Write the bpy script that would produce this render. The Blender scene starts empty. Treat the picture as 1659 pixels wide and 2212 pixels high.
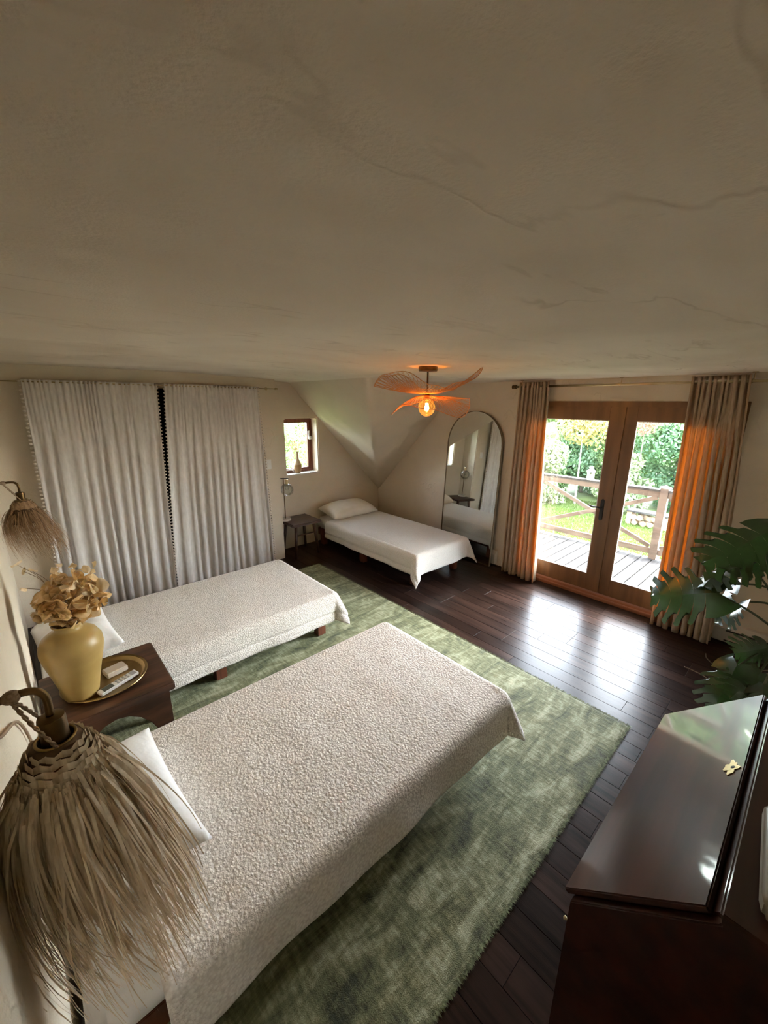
import bpy, bmesh, math, random
import numpy as np
from mathutils import Vector, Matrix, noise as mnoise

random.seed(7)
RNG = np.random.default_rng(11)
SC = bpy.context.scene
COL = SC.collection
PI = math.pi

# ------------------------------------------------------------------ camera
cam_d = bpy.data.cameras.new('camera')
cam = bpy.data.objects.new('camera', cam_d)
COL.objects.link(cam)
cam_d.sensor_fit = 'VERTICAL'
cam_d.sensor_height = 24.0
cam_d.lens = 24.0 * 866.83 / 2212.0
cam_d.clip_start = 0.01
cam_d.clip_end = 200
YAW, PITCH, ROLL = math.radians(47.793), math.radians(15.229), math.radians(0.349)
_f = Vector((math.cos(YAW) * math.cos(PITCH), math.sin(YAW) * math.cos(PITCH), -math.sin(PITCH)))
_r0 = Vector((math.sin(YAW), -math.cos(YAW), 0))
_u0 = _r0.cross(_f)
_r = _r0 * math.cos(ROLL) + _u0 * math.sin(ROLL)
_u = _u0 * math.cos(ROLL) - _r0 * math.sin(ROLL)
cam.matrix_world = Matrix(((_r.x, _u.x, -_f.x, 0), (_r.y, _u.y, -_f.y, 0), (_r.z, _u.z, -_f.z, 2.0), (0, 0, 0, 1)))
SC.camera = cam

# ------------------------------------------------------------------ world: bright hazy sky
wd = bpy.data.worlds.new('sky')
SC.world = wd
wd.use_nodes = True
wn = wd.node_tree
bg = wn.nodes['Background']
sky = wn.nodes.new('ShaderNodeTexSky')
sky.sky_type = 'NISHITA'
sky.sun_disc = False
sky.sun_elevation = math.radians(50)
sky.sun_rotation = math.radians(112)     # veiled sun stands beyond the lawn, on the door side
sky.air_density = 1.0
sky.dust_density = 2.0
sky.ozone_density = 1.0
hz = wn.nodes.new('ShaderNodeHueSaturation')   # thin haze takes most of the blue out
hz.inputs['Saturation'].default_value = 0.45
wn.links.new(sky.outputs[0], hz.inputs['Color'])
wn.links.new(hz.outputs[0], bg.inputs[0])
bg.inputs[1].default_value = 1.0

SC.view_settings.view_transform = 'Standard'
SC.view_settings.look = 'None'
SC.view_settings.gamma = 1.0
SC.view_settings.use_curve_mapping = False
SC.view_settings.exposure = 3.40
SC.cycles.max_bounces = 8
SC.cycles.diffuse_bounces = 5
SC.cycles.transparent_max_bounces = 10
SC.cycles.sample_clamp_indirect = 20.0

# ------------------------------------------------------------------ materials
def newmat(name):
    m = bpy.data.materials.new(name)
    m.use_nodes = True
    nt = m.node_tree
    return m, nt, nt.nodes['Principled BSDF']

def L(nt, a, b):
    nt.links.new(a, b)

def pmat(name, c1, c2=None, rough=0.6, scale=6.0, detail=4.0, stretch=(1, 1, 1), bump=0.0, bscale=60.0,
         bdist=0.004, metal=0.0, spec=0.5, coat=0.0, crough=0.1, sheen=0.0, rnd=0.0, lo=0.35, hi=0.65, rvar=0.0, trans=None, tfac=0.3, bstretch=None):
    m, nt, p = newmat(name)
    N = nt.nodes
    tc = N.new('ShaderNodeTexCoord')
    mp = N.new('ShaderNodeMapping')
    mp.inputs['Scale'].default_value = stretch
    L(nt, tc.outputs['Object'], mp.inputs['Vector'])
    vec = mp.outputs['Vector']
    if rnd:
        oi = N.new('ShaderNodeObjectInfo')
        ad = N.new('ShaderNodeVectorMath'); ad.operation = 'MULTIPLY_ADD'
        cb = N.new('ShaderNodeCombineXYZ')
        L(nt, oi.outputs['Random'], cb.inputs[0]); L(nt, oi.outputs['Random'], cb.inputs[1]); L(nt, oi.outputs['Random'], cb.inputs[2])
        ad.inputs[1].default_value = (37, 91, 53)
        L(nt, cb.outputs[0], ad.inputs[0]); L(nt, vec, ad.inputs[2])
        vec = ad.outputs[0]
    nz = N.new('ShaderNodeTexNoise')
    nz.inputs['Scale'].default_value = scale
    nz.inputs['Detail'].default_value = detail
    L(nt, vec, nz.inputs['Vector'])
    rp = N.new('ShaderNodeValToRGB')
    rp.color_ramp.elements[0].position = lo
    rp.color_ramp.elements[1].position = hi
    c2 = c2 or c1
    rp.color_ramp.elements[0].color = (*c1, 1)
    rp.color_ramp.elements[1].color = (*c2, 1)
    L(nt, nz.outputs['Fac'], rp.inputs['Fac'])
    colout = rp.outputs['Color']
    if rnd:
        hs = N.new('ShaderNodeHueSaturation')
        mr = N.new('ShaderNodeMapRange')
        mr.inputs['To Min'].default_value = 1 - rnd
        mr.inputs['To Max'].default_value = 1 + rnd
        L(nt, oi.outputs['Random'], mr.inputs['Value'])
        L(nt, mr.outputs[0], hs.inputs['Value'])
        L(nt, colout, hs.inputs['Color'])
        colout = hs.outputs['Color']
    L(nt, colout, p.inputs['Base Color'])
    p.inputs['Roughness'].default_value = rough
    if rvar:
        mr2 = N.new('ShaderNodeMapRange')
        mr2.inputs['To Min'].default_value = rough - rvar
        mr2.inputs['To Max'].default_value = rough + rvar
        L(nt, nz.outputs['Fac'], mr2.inputs['Value'])
        L(nt, mr2.outputs[0], p.inputs['Roughness'])
    p.inputs['Metallic'].default_value = metal
    p.inputs['Specular IOR Level'].default_value = spec
    p.inputs['Coat Weight'].default_value = coat
    p.inputs['Coat Roughness'].default_value = crough
    p.inputs['Sheen Weight'].default_value = sheen
    if bump:
        nb = N.new('ShaderNodeTexNoise')
        nb.inputs['Scale'].default_value = bscale
        nb.inputs['Detail'].default_value = 3
        if bstretch:
            mb_ = N.new('ShaderNodeMapping'); mb_.inputs['Scale'].default_value = bstretch
            L(nt, tc.outputs['Object'], mb_.inputs['Vector']); L(nt, mb_.outputs[0], nb.inputs['Vector'])
        else:
            L(nt, vec, nb.inputs['Vector'])
        bp = N.new('ShaderNodeBump')
        bp.inputs['Strength'].default_value = bump
        bp.inputs['Distance'].default_value = bdist
        L(nt, nb.outputs['Fac'], bp.inputs['Height'])
        L(nt, bp.outputs[0], p.inputs['Normal'])
    if trans:
        tr = N.new('ShaderNodeBsdfTranslucent')
        tr.inputs[0].default_value = (*trans, 1)
        mx = N.new('ShaderNodeMixShader')
        mx.inputs[0].default_value = tfac
        L(nt, p.outputs[0], mx.inputs[1]); L(nt, tr.outputs[0], mx.inputs[2])
        L(nt, mx.outputs[0], N['Material Output'].inputs['Surface'])
    return m

def plaster(name, c1, c2, big=1.3, lines=.3):
    """Hand-trowelled clay plaster: faint mottling, trowel ridges and a sandy grain."""
    m, nt, p = newmat(name)
    N = nt.nodes
    tc = N.new('ShaderNodeTexCoord')
    n1 = N.new('ShaderNodeTexNoise'); n1.inputs['Scale'].default_value = big; n1.inputs['Detail'].default_value = 6; n1.inputs['Distortion'].default_value = 0.7
    L(nt, tc.outputs['Object'], n1.inputs['Vector'])
    rp = N.new('ShaderNodeValToRGB')
    rp.color_ramp.elements[0].position = .32; rp.color_ramp.elements[1].position = .68
    rp.color_ramp.elements[0].color = (*c1, 1); rp.color_ramp.elements[1].color = (*c2, 1)
    L(nt, n1.outputs['Fac'], rp.inputs['Fac'])
    # thin trowel lines where a stretched, warped noise crosses its mid value
    mp = N.new('ShaderNodeMapping'); mp.inputs['Scale'].default_value = (.8, 2.6, 1.6); mp.inputs['Rotation'].default_value = (0, 0, .75)
    L(nt, tc.outputs['Object'], mp.inputs['Vector'])
    n2 = N.new('ShaderNodeTexNoise'); n2.inputs['Scale'].default_value = 1.3; n2.inputs['Detail'].default_value = 4.5; n2.inputs['Distortion'].default_value = .35
    L(nt, mp.outputs[0], n2.inputs['Vector'])
    sub = N.new('ShaderNodeMath'); sub.operation = 'SUBTRACT'; sub.inputs[1].default_value = .5
    L(nt, n2.outputs['Fac'], sub.inputs[0])
    ab = N.new('ShaderNodeMath'); ab.operation = 'ABSOLUTE'; L(nt, sub.outputs[0], ab.inputs[0])
    ss = N.new('ShaderNodeMapRange'); ss.interpolation_type = 'SMOOTHSTEP'
    ss.inputs['From Min'].default_value = 0.0; ss.inputs['From Max'].default_value = 0.016
    ss.inputs['To Min'].default_value = 1.0; ss.inputs['To Max'].default_value = 0.0
    L(nt, ab.outputs[0], ss.inputs['Value'])
    n3 = N.new('ShaderNodeTexNoise'); n3.inputs['Scale'].default_value = 2.4
    L(nt, tc.outputs['Object'], n3.inputs['Vector'])
    gt = N.new('ShaderNodeMapRange'); gt.inputs['From Min'].default_value = .44; gt.inputs['From Max'].default_value = .58
    L(nt, n3.outputs['Fac'], gt.inputs['Value'])
    ml = N.new('ShaderNodeMath'); ml.operation = 'MULTIPLY'
    L(nt, ss.outputs[0], ml.inputs[0]); L(nt, gt.outputs[0], ml.inputs[1])
    hs = N.new('ShaderNodeMix'); hs.data_type = 'RGBA'
    hs.inputs['B'].default_value = (c1[0] * .72, c1[1] * .68, c1[2] * .62, 1)
    fl = N.new('ShaderNodeMath'); fl.operation = 'MULTIPLY'; fl.inputs[1].default_value = lines
    L(nt, ml.outputs[0], fl.inputs[0])
    L(nt, fl.outputs[0], hs.inputs['Factor']); L(nt, rp.outputs['Color'], hs.inputs['A'])
    L(nt, hs.outputs['Result'], p.inputs['Base Color'])
    p.inputs['Roughness'].default_value = .85
    p.inputs['Specular IOR Level'].default_value = .25
    n4 = N.new('ShaderNodeTexNoise'); n4.inputs['Scale'].default_value = 140; n4.inputs['Detail'].default_value = 3
    L(nt, tc.outputs['Object'], n4.inputs['Vector'])
    n5 = N.new('ShaderNodeTexNoise'); n5.inputs['Scale'].default_value = 2.2; n5.inputs['Detail'].default_value = 5
    L(nt, mp.outputs[0], n5.inputs['Vector'])
    a1 = N.new('ShaderNodeMath'); a1.operation = 'MULTIPLY_ADD'; a1.inputs[1].default_value = .10
    L(nt, n4.outputs['Fac'], a1.inputs[0]); L(nt, n5.outputs['Fac'], a1.inputs[2])
    a2 = N.new('ShaderNodeMath'); a2.operation = 'MULTIPLY_ADD'; a2.inputs[1].default_value = .12
    L(nt, ml.outputs[0], a2.inputs[0]); L(nt, a1.outputs[0], a2.inputs[2])
    bp = N.new('ShaderNodeBump'); bp.inputs['Strength'].default_value = .5; bp.inputs['Distance'].default_value = .025
    L(nt, a2.outputs[0], bp.inputs['Height']); L(nt, bp.outputs[0], p.inputs['Normal'])
    return m

def sherpa(name, c1, c2, scale=85.0):
    """Curly fleece: clumped cellular relief with darker creases between the curls."""
    m, nt, p = newmat(name)
    N = nt.nodes
    tc = N.new('ShaderNodeTexCoord')
    nz = N.new('ShaderNodeTexNoise'); nz.inputs['Scale'].default_value = 30; nz.inputs['Detail'].default_value = 3
    L(nt, tc.outputs['Object'], nz.inputs['Vector'])
    mixv = N.new('ShaderNodeMix'); mixv.data_type = 'VECTOR'; mixv.inputs['Factor'].default_value = .009
    L(nt, tc.outputs['Object'], mixv.inputs['A']); L(nt, nz.outputs['Color'], mixv.inputs['B'])
    vo = N.new('ShaderNodeTexVoronoi'); vo.feature = 'SMOOTH_F1'; vo.inputs['Scale'].default_value = scale
    L(nt, mixv.outputs['Result'], vo.inputs['Vector'])
    n2 = N.new('ShaderNodeTexNoise'); n2.inputs['Scale'].default_value = scale * 2.2; n2.inputs['Detail'].default_value = 2
    L(nt, tc.outputs['Object'], n2.inputs['Vector'])
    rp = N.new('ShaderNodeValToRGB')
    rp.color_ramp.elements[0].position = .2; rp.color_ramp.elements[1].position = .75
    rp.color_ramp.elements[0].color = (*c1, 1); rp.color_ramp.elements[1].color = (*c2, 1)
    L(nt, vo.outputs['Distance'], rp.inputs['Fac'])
    L(nt, rp.outputs['Color'], p.inputs['Base Color'])
    p.inputs['Roughness'].default_value = .95
    p.inputs['Specular IOR Level'].default_value = .1
    p.inputs['Sheen Weight'].default_value = .25
    p.inputs['Sheen Roughness'].default_value = .6
    sb = N.new('ShaderNodeMath'); sb.operation = 'MULTIPLY_ADD'; sb.inputs[1].default_value = -1.0
    L(nt, vo.outputs['Distance'], sb.inputs[0])
    m2 = N.new('ShaderNodeMath'); m2.operation = 'MULTIPLY'; m2.inputs[1].default_value = .6
    L(nt, n2.outputs['Fac'], m2.inputs[0]); L(nt, m2.outputs[0], sb.inputs[2])
    bp = N.new('ShaderNodeBump'); bp.inputs['Strength'].default_value = .9; bp.inputs['Distance'].default_value = .007
    L(nt, sb.outputs[0], bp.inputs['Height']); L(nt, bp.outputs[0], p.inputs['Normal'])
    return m

def clearglass(name, tint=(1, 1, 1), refl=.07, rough=0.0, edge=.35):
    m, nt, p = newmat(name)
    N = nt.nodes
    N.remove(p)
    t = N.new('ShaderNodeBsdfTransparent'); t.inputs[0].default_value = (*tint, 1)
    g = N.new('ShaderNodeBsdfGlossy'); g.inputs['Roughness'].default_value = rough
    fr = N.new('ShaderNodeFresnel'); fr.inputs['IOR'].default_value = 1.45
    mr = N.new('ShaderNodeMapRange'); mr.inputs['From Min'].default_value = .03; mr.inputs['From Max'].default_value = .9
    mr.inputs['To Min'].default_value = refl; mr.inputs['To Max'].default_value = edge
    L(nt, fr.outputs[0], mr.inputs['Value'])
    mx = N.new('ShaderNodeMixShader')
    L(nt, mr.outputs[0], mx.inputs[0]); L(nt, t.outputs[0], mx.inputs[1]); L(nt, g.outputs[0], mx.inputs[2])
    L(nt, mx.outputs[0], N['Material Output'].inputs['Surface'])
    return m

def emit(name, col, s):
    m, nt, p = newmat(name)
    p.inputs['Base Color'].default_value = (*col, 1)
    p.inputs['Emission Color'].default_value = (*col, 1)
    p.inputs['Emission Strength'].default_value = s
    return m

def rugmat():
    m, nt, p = newmat('green_viscose_pile')
    N = nt.nodes
    tc = N.new('ShaderNodeTexCoord')
    mp = N.new('ShaderNodeMapping'); mp.inputs['Scale'].default_value = (1.0, 3.2, 1)
    L(nt, tc.outputs['Object'], mp.inputs['Vector'])
    n1 = N.new('ShaderNodeTexNoise'); n1.inputs['Scale'].default_value = 3.2; n1.inputs['Detail'].default_value = 9; n1.inputs['Roughness'].default_value = .68; n1.inputs['Distortion'].default_value = .6
    L(nt, mp.outputs[0], n1.inputs['Vector'])
    mp2 = N.new('ShaderNodeMapping'); mp2.inputs['Scale'].default_value = (1.0, .25, 1)
    L(nt, tc.outputs['Object'], mp2.inputs['Vector'])
    n2 = N.new('ShaderNodeTexNoise'); n2.inputs['Scale'].default_value = 60; n2.inputs['Detail'].default_value = 3
    L(nt, mp2.outputs[0], n2.inputs['Vector'])
    mx = N.new('ShaderNodeMath'); mx.operation = 'MULTIPLY_ADD'; mx.inputs[1].default_value = .35
    L(nt, n2.outputs['Fac'], mx.inputs[0]); L(nt, n1.outputs['Fac'], mx.inputs[2])
    rp = N.new('ShaderNodeValToRGB')
    e = rp.color_ramp.elements
    e[0].position = .50; e[0].color = (.034, .040, .014, 1)
    e[1].position = .86; e[1].color = (.50, .51, .33, 1)
    k = e.new(.67); k.color = (.185, .195, .090, 1)
    L(nt, mx.outputs[0], rp.inputs['Fac'])
    L(nt, rp.outputs['Color'], p.inputs['Base Color'])
    p.inputs['Roughness'].default_value = .75
    p.inputs['Sheen Weight'].default_value = .5
    p.inputs['Sheen Roughness'].default_value = .35
    p.inputs['Sheen Tint'].default_value = (.75, .85, .6, 1)
    n3 = N.new('ShaderNodeTexNoise'); n3.inputs['Scale'].default_value = 260; n3.inputs['Detail'].default_value = 2
    L(nt, tc.outputs['Object'], n3.inputs['Vector'])
    a = N.new('ShaderNodeMath'); a.operation = 'MULTIPLY_ADD'; a.inputs[1].default_value = .5
    L(nt, n3.outputs['Fac'], a.inputs[0]); L(nt, mx.outputs[0], a.inputs[2])
    bp = N.new('ShaderNodeBump'); bp.inputs['Strength'].default_value = .8; bp.inputs['Distance'].default_value = .012
    L(nt, a.outputs[0], bp.inputs['Height']); L(nt, bp.outputs[0], p.inputs['Normal'])
    return m

def remapv(t):
    return t

M = {}
M['wall'] = plaster('clay_plaster_wall', (.63, .55, .44), (.69, .61, .495), 1.6, .08)
M['ceil'] = plaster('clay_plaster_ceiling', (.63, .55, .445), (.76, .69, .585), 1.0, .42)
M['floor'] = pmat('dark_stained_oak', (.014, .0080, .0064), (.038, .0200, .0150), rough=.30, scale=3.5, detail=8, stretch=(9, .7, 1), bump=.25, bscale=50, bstretch=(6, .5, 1), bdist=.0015, rnd=.45, spec=.16, rvar=.06)
M['subfloor_closet_shade'] = pmat('subfloor_and_closet_shade', (.008, .005, .004))  # sub-floor colour, reused as painted shade on the closet walls
M['rug'] = rugmat()
M['rugfringe'] = pmat('green_pile_edge', (.07, .08, .035), (.24, .27, .13), scale=60, rough=.8)
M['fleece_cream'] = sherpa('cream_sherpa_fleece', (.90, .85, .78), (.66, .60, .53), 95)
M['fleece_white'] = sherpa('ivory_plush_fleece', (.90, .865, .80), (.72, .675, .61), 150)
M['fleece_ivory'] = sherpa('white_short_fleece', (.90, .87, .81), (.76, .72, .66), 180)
M['sheet'] = pmat('white_cotton_sheet', (.74, .72, .69), (.80, .78, .75), rough=.8, bump=.15, bscale=9, bdist=.02)
M['pillow'] = pmat('white_cotton_pillowcase', (.78, .765, .74), (.84, .83, .81), rough=.55, bump=.35, bscale=11, bdist=.03, sheen=.2)
M['pillow_cream'] = pmat('cream_linen_pillowcase', (.70, .64, .55), (.77, .71, .62), rough=.7, bump=.25, bscale=12, bdist=.02)
M['redwood'] = pmat('red_brown_bed_wood', (.10, .028, .014), (.19, .060, .030), rough=.45, scale=4, stretch=(8, 8, 1), bump=.1)
M['walnut'] = pmat('dark_walnut', (.034, .014, .007), (.115, .048, .024), rough=.42, scale=3, detail=7, stretch=(1.2, 9, 6), bump=.15, bscale=30, bstretch=(1.2, 9, 6), bdist=.002, coat=.15)
M['stoolwood'] = pmat('brown_stool_wood', (.035, .016, .010), (.075, .034, .022), rough=.45, scale=4, stretch=(2, 9, 6))
M['mahogany'] = pmat('polished_mahogany', (.016, .0045, .003), (.045, .013, .008), rough=.30, scale=2.2, detail=7, stretch=(.8, 7, 7), coat=.7, crough=.05, spec=.25)
M['doorwood'] = pmat('warm_cedar_door', (.135, .058, .019), (.205, .092, .032), rough=.42, scale=3, detail=6, stretch=(5, 5, .5), bump=.08, coat=.2, crough=.25)
M['sillwood'] = pmat('red_cedar_sill', (.24, .085, .040), (.33, .125, .062), rough=.38, scale=3, stretch=(6, .7, 6), coat=.2)
M['winwood'] = pmat('red_brown_window_wood', (.12, .030, .013), (.20, .055, .024), rough=.4, scale=4, stretch=(8, 8, 1))
M['glass'] = clearglass('window_glass', (.97, .99, .98), .045)
M['globe'] = clearglass('clear_globe_glass', (.93, .94, .92), .08, 0, .75)
M['amber'] = clearglass('amber_bulb_glass', (1.0, .62, .22), .07, 0, .45)
_nt = M['amber'].node_tree
_em = _nt.nodes.new('ShaderNodeEmission'); _em.inputs[0].default_value = (1.0, .50, .10, 1); _em.inputs[1].default_value = .035
_ad = _nt.nodes.new('ShaderNodeAddShader')
_mx = [n for n in _nt.nodes if n.type == 'MIX_SHADER'][0]
_nt.links.new(_mx.outputs[0], _ad.inputs[0]); _nt.links.new(_em.outputs[0], _ad.inputs[1])
_nt.links.new(_ad.outputs[0], _nt.nodes['Material Output'].inputs['Surface'])
M['filament'] = emit('glowing_filament', (1.0, .62, .20), 25)
M['brass'] = pmat('aged_brass', (.30, .205, .085), (.44, .31, .14), rough=.33, metal=1, scale=9)
M['rodbrass'] = pmat('brushed_brass_rod', (.46, .36, .20), (.56, .45, .27), rough=.28, metal=1)
M['darkbrass'] = pmat('bronzed_brass', (.10, .062, .028), (.19, .122, .058), rough=.4, metal=1, scale=14)
M['blackiron'] = pmat('black_iron', (.010, .010, .010), (.018, .018, .018), rough=.45, metal=.3)
M['rattan'] = pmat('rattan_strip', (.50, .27, .10), (.60, .34, .13), rough=.55, trans=(.9, .42, .10), tfac=.35)
M['raffia'] = pmat('dried_raffia', (.54, .42, .285), (.90, .79, .62), rough=.7, scale=26, stretch=(3, 3, .25), trans=(.6, .45, .28), tfac=.25)
M['raffia_far'] = pmat('brown_raffia', (.20, .115, .058), (.42, .275, .155), rough=.75, scale=16, stretch=(3, 3, .4), trans=(.4, .24, .10), tfac=.15)
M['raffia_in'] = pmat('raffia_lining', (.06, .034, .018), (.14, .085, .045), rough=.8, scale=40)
M['twine'] = pmat('jute_twine', (.27, .19, .125), (.42, .31, .22), rough=.85, scale=150, bump=.5, bscale=300)
M['ochre'] = pmat('ochre_glazed_ceramic', (.35, .232, .072), (.44, .305, .105), rough=.38, scale=5, bump=.08, bscale=70)
M['petal'] = pmat('dried_hydrangea_petal', (.58, .40, .17), (.80, .62, .36), rough=.6, scale=3, rnd=.30, trans=(.75, .45, .14), tfac=.3)
M['petal_pale'] = pmat('pale_dried_petal', (.74, .60, .38), (.88, .77, .57), rough=.6, scale=3, rnd=.2, trans=(.8, .55, .25), tfac=.3)
M['stem'] = pmat('dried_stem', (.16, .095, .035), (.24, .15, .06))
M['whiteplastic'] = pmat('white_plastic', (.72, .71, .68), rough=.4)
M['lcd'] = pmat('grey_lcd', (.12, .13, .10), rough=.2)
M['greyprint'] = pmat('grey_print', (.33, .33, .32), rough=.5)
M['soapbox'] = pmat('cream_soap_box', (.60, .52, .42), (.66, .58, .48), rough=.6)
M['linen_door'] = pmat('oatmeal_linen', (.40, .325, .235), (.50, .415, .31), rough=.85, scale=60, stretch=(1, 1, .25), bump=.3, bscale=500, bdist=.001, trans=(.92, .42, .085), tfac=.20)
M['linen_white'] = pmat('white_cotton_voile', (.60, .565, .535), (.68, .645, .615), rough=.85, scale=50, stretch=(1, 1, .3), bump=.25, bscale=400, bdist=.001, trans=(.7, .66, .62), tfac=.04)
M['pompom'] = pmat('ivory_pompom', (.62, .56, .49), rough=.95)
M['mirror'] = pmat('mirror_silver', (.80, .82, .78), rough=.015, metal=1)
M['mirrorframe'] = pmat('thin_bronze_frame', (.16, .115, .07), rough=.4, metal=.8)
M['heater'] = pmat('cream_enamel_heater', (.54, .50, .44), rough=.5)
M['black'] = pmat('black_gap', (.006, .006, .006), rough=.7)
M['marble'] = pmat('white_marble', (.70, .68, .64), (.55, .53, .50), rough=.25, scale=9)
M['clayvase'] = pmat('tan_clay', (.36, .22, .10), (.44, .28, .13), rough=.7)
M['clayvase_top'] = pmat('pale_clay', (.56, .42, .26), (.62, .48, .30), rough=.7)
M['monstera'] = pmat('monstera_green', (.008, .026, .010), (.017, .048, .016), rough=.30, scale=8, coat=.35, crough=.25, trans=(.08, .20, .03), tfac=.12)
M['petiole'] = pmat('monstera_petiole', (.03, .05, .02), (.06, .08, .035), rough=.5)
M['root'] = pmat('dry_aerial_root', (.22, .17, .12), rough=.6)
M['pot'] = pmat('dark_glazed_pot', (.020, .018, .017), (.035, .03, .028), rough=.35)
M['soil'] = pmat('potting_soil', (.02, .013, .008), (.035, .024, .015), rough=.95, scale=60)
M['deck'] = pmat('weathered_deck_board', (.016, .0140, .0135), (.046, .042, .041), rough=.75, spec=.2, scale=4, detail=7, stretch=(.8, 7, 4), rnd=.12, bump=.2, bscale=30, bstretch=(.6, 9, 4))
M['railwood'] = pmat('weathered_brown_rail', (.06, .038, .028), (.11, .075, .058), rough=.6, scale=4, detail=6, stretch=(5, 1, 5), rnd=.15)
M['lawn'] = pmat('lawn_green', (.045, .075, .012), (.09, .13, .024), rough=.9, scale=3, detail=8)
M['grass'] = pmat('grass_blade', (.045, .08, .010), (.10, .145, .026), rough=.8, scale=4, trans=(.12, .2, .03), tfac=.3)
M['log'] = pmat('cut_log', (.22, .14, .08), (.36, .25, .15), rough=.8, scale=12, rnd=.3)
M['bark'] = pmat('grey_bark', (.09, .07, .05), (.20, .165, .125), rough=.9, scale=8, stretch=(4, 4, .6))
M['birch'] = pmat('pale_birch_bark', (.62, .58, .52), (.72, .69, .62), rough=.8, scale=8)
def leafmat(n, a, b, t):
    return pmat(n, a, b, rough=.6, scale=1.6, detail=7, lo=.38, hi=.62, trans=t, tfac=.3)
M['leaf_green'] = leafmat('hedge_leaf', (0.086, 0.154, 0.060), (0.234, 0.316, 0.124), (0.220, 0.380, 0.080))
M['leaf_deep'] = leafmat('deep_green_leaf', (0.059, 0.126, 0.069), (0.174, 0.273, 0.137), (0.147, 0.315, 0.084))
M['leaf_pale'] = leafmat('pale_willow_leaf', (0.128, 0.171, 0.088), (0.272, 0.309, 0.181), (0.240, 0.336, 0.120))
M['leaf_yellow'] = leafmat('autumn_yellow_leaf', (.22, .19, .06), (.38, .33, .12), (.42, .34, .09))
M['leaf_red'] = leafmat('autumn_red_leaf', (.20, .10, .075), (.28, .17, .12), (.3, .14, .09))
M['house'] = pmat('outer_render', (.5, .48, .44))
M['lantern'] = pmat('white_lantern_metal', (.62, .60, .58), rough=.45)
M['candle'] = pmat('candle_wax', (.75, .70, .60), rough=.6)
M['palecloth'] = pmat('pale_dish_glaze', (.26, .24, .20), rough=.45)

# ------------------------------------------------------------------ mesh helpers
def link(name, me, mat, parent=None):
    o = bpy.data.objects.new(name, me)
    COL.objects.link(o)
    if mat is not None and not me.materials:
        me.materials.append(M[mat])
    if parent is not None:
        o.parent = parent
    return o

def empty(name, loc=(0, 0, 0), rz=0.0, parent=None):
    o = bpy.data.objects.new(name, None)
    o.empty_display_size = .05
    o.location = loc
    o.rotation_euler = (0, 0, rz)
    COL.objects.link(o)
    if parent is not None:
        o.parent = parent
    return o

def tag(o, label=None, cat=None, group=None, kind=None):
    if label: o['label'] = label
    if cat: o['category'] = cat
    if group: o['group'] = group
    if kind: o['kind'] = kind
    return o

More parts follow.
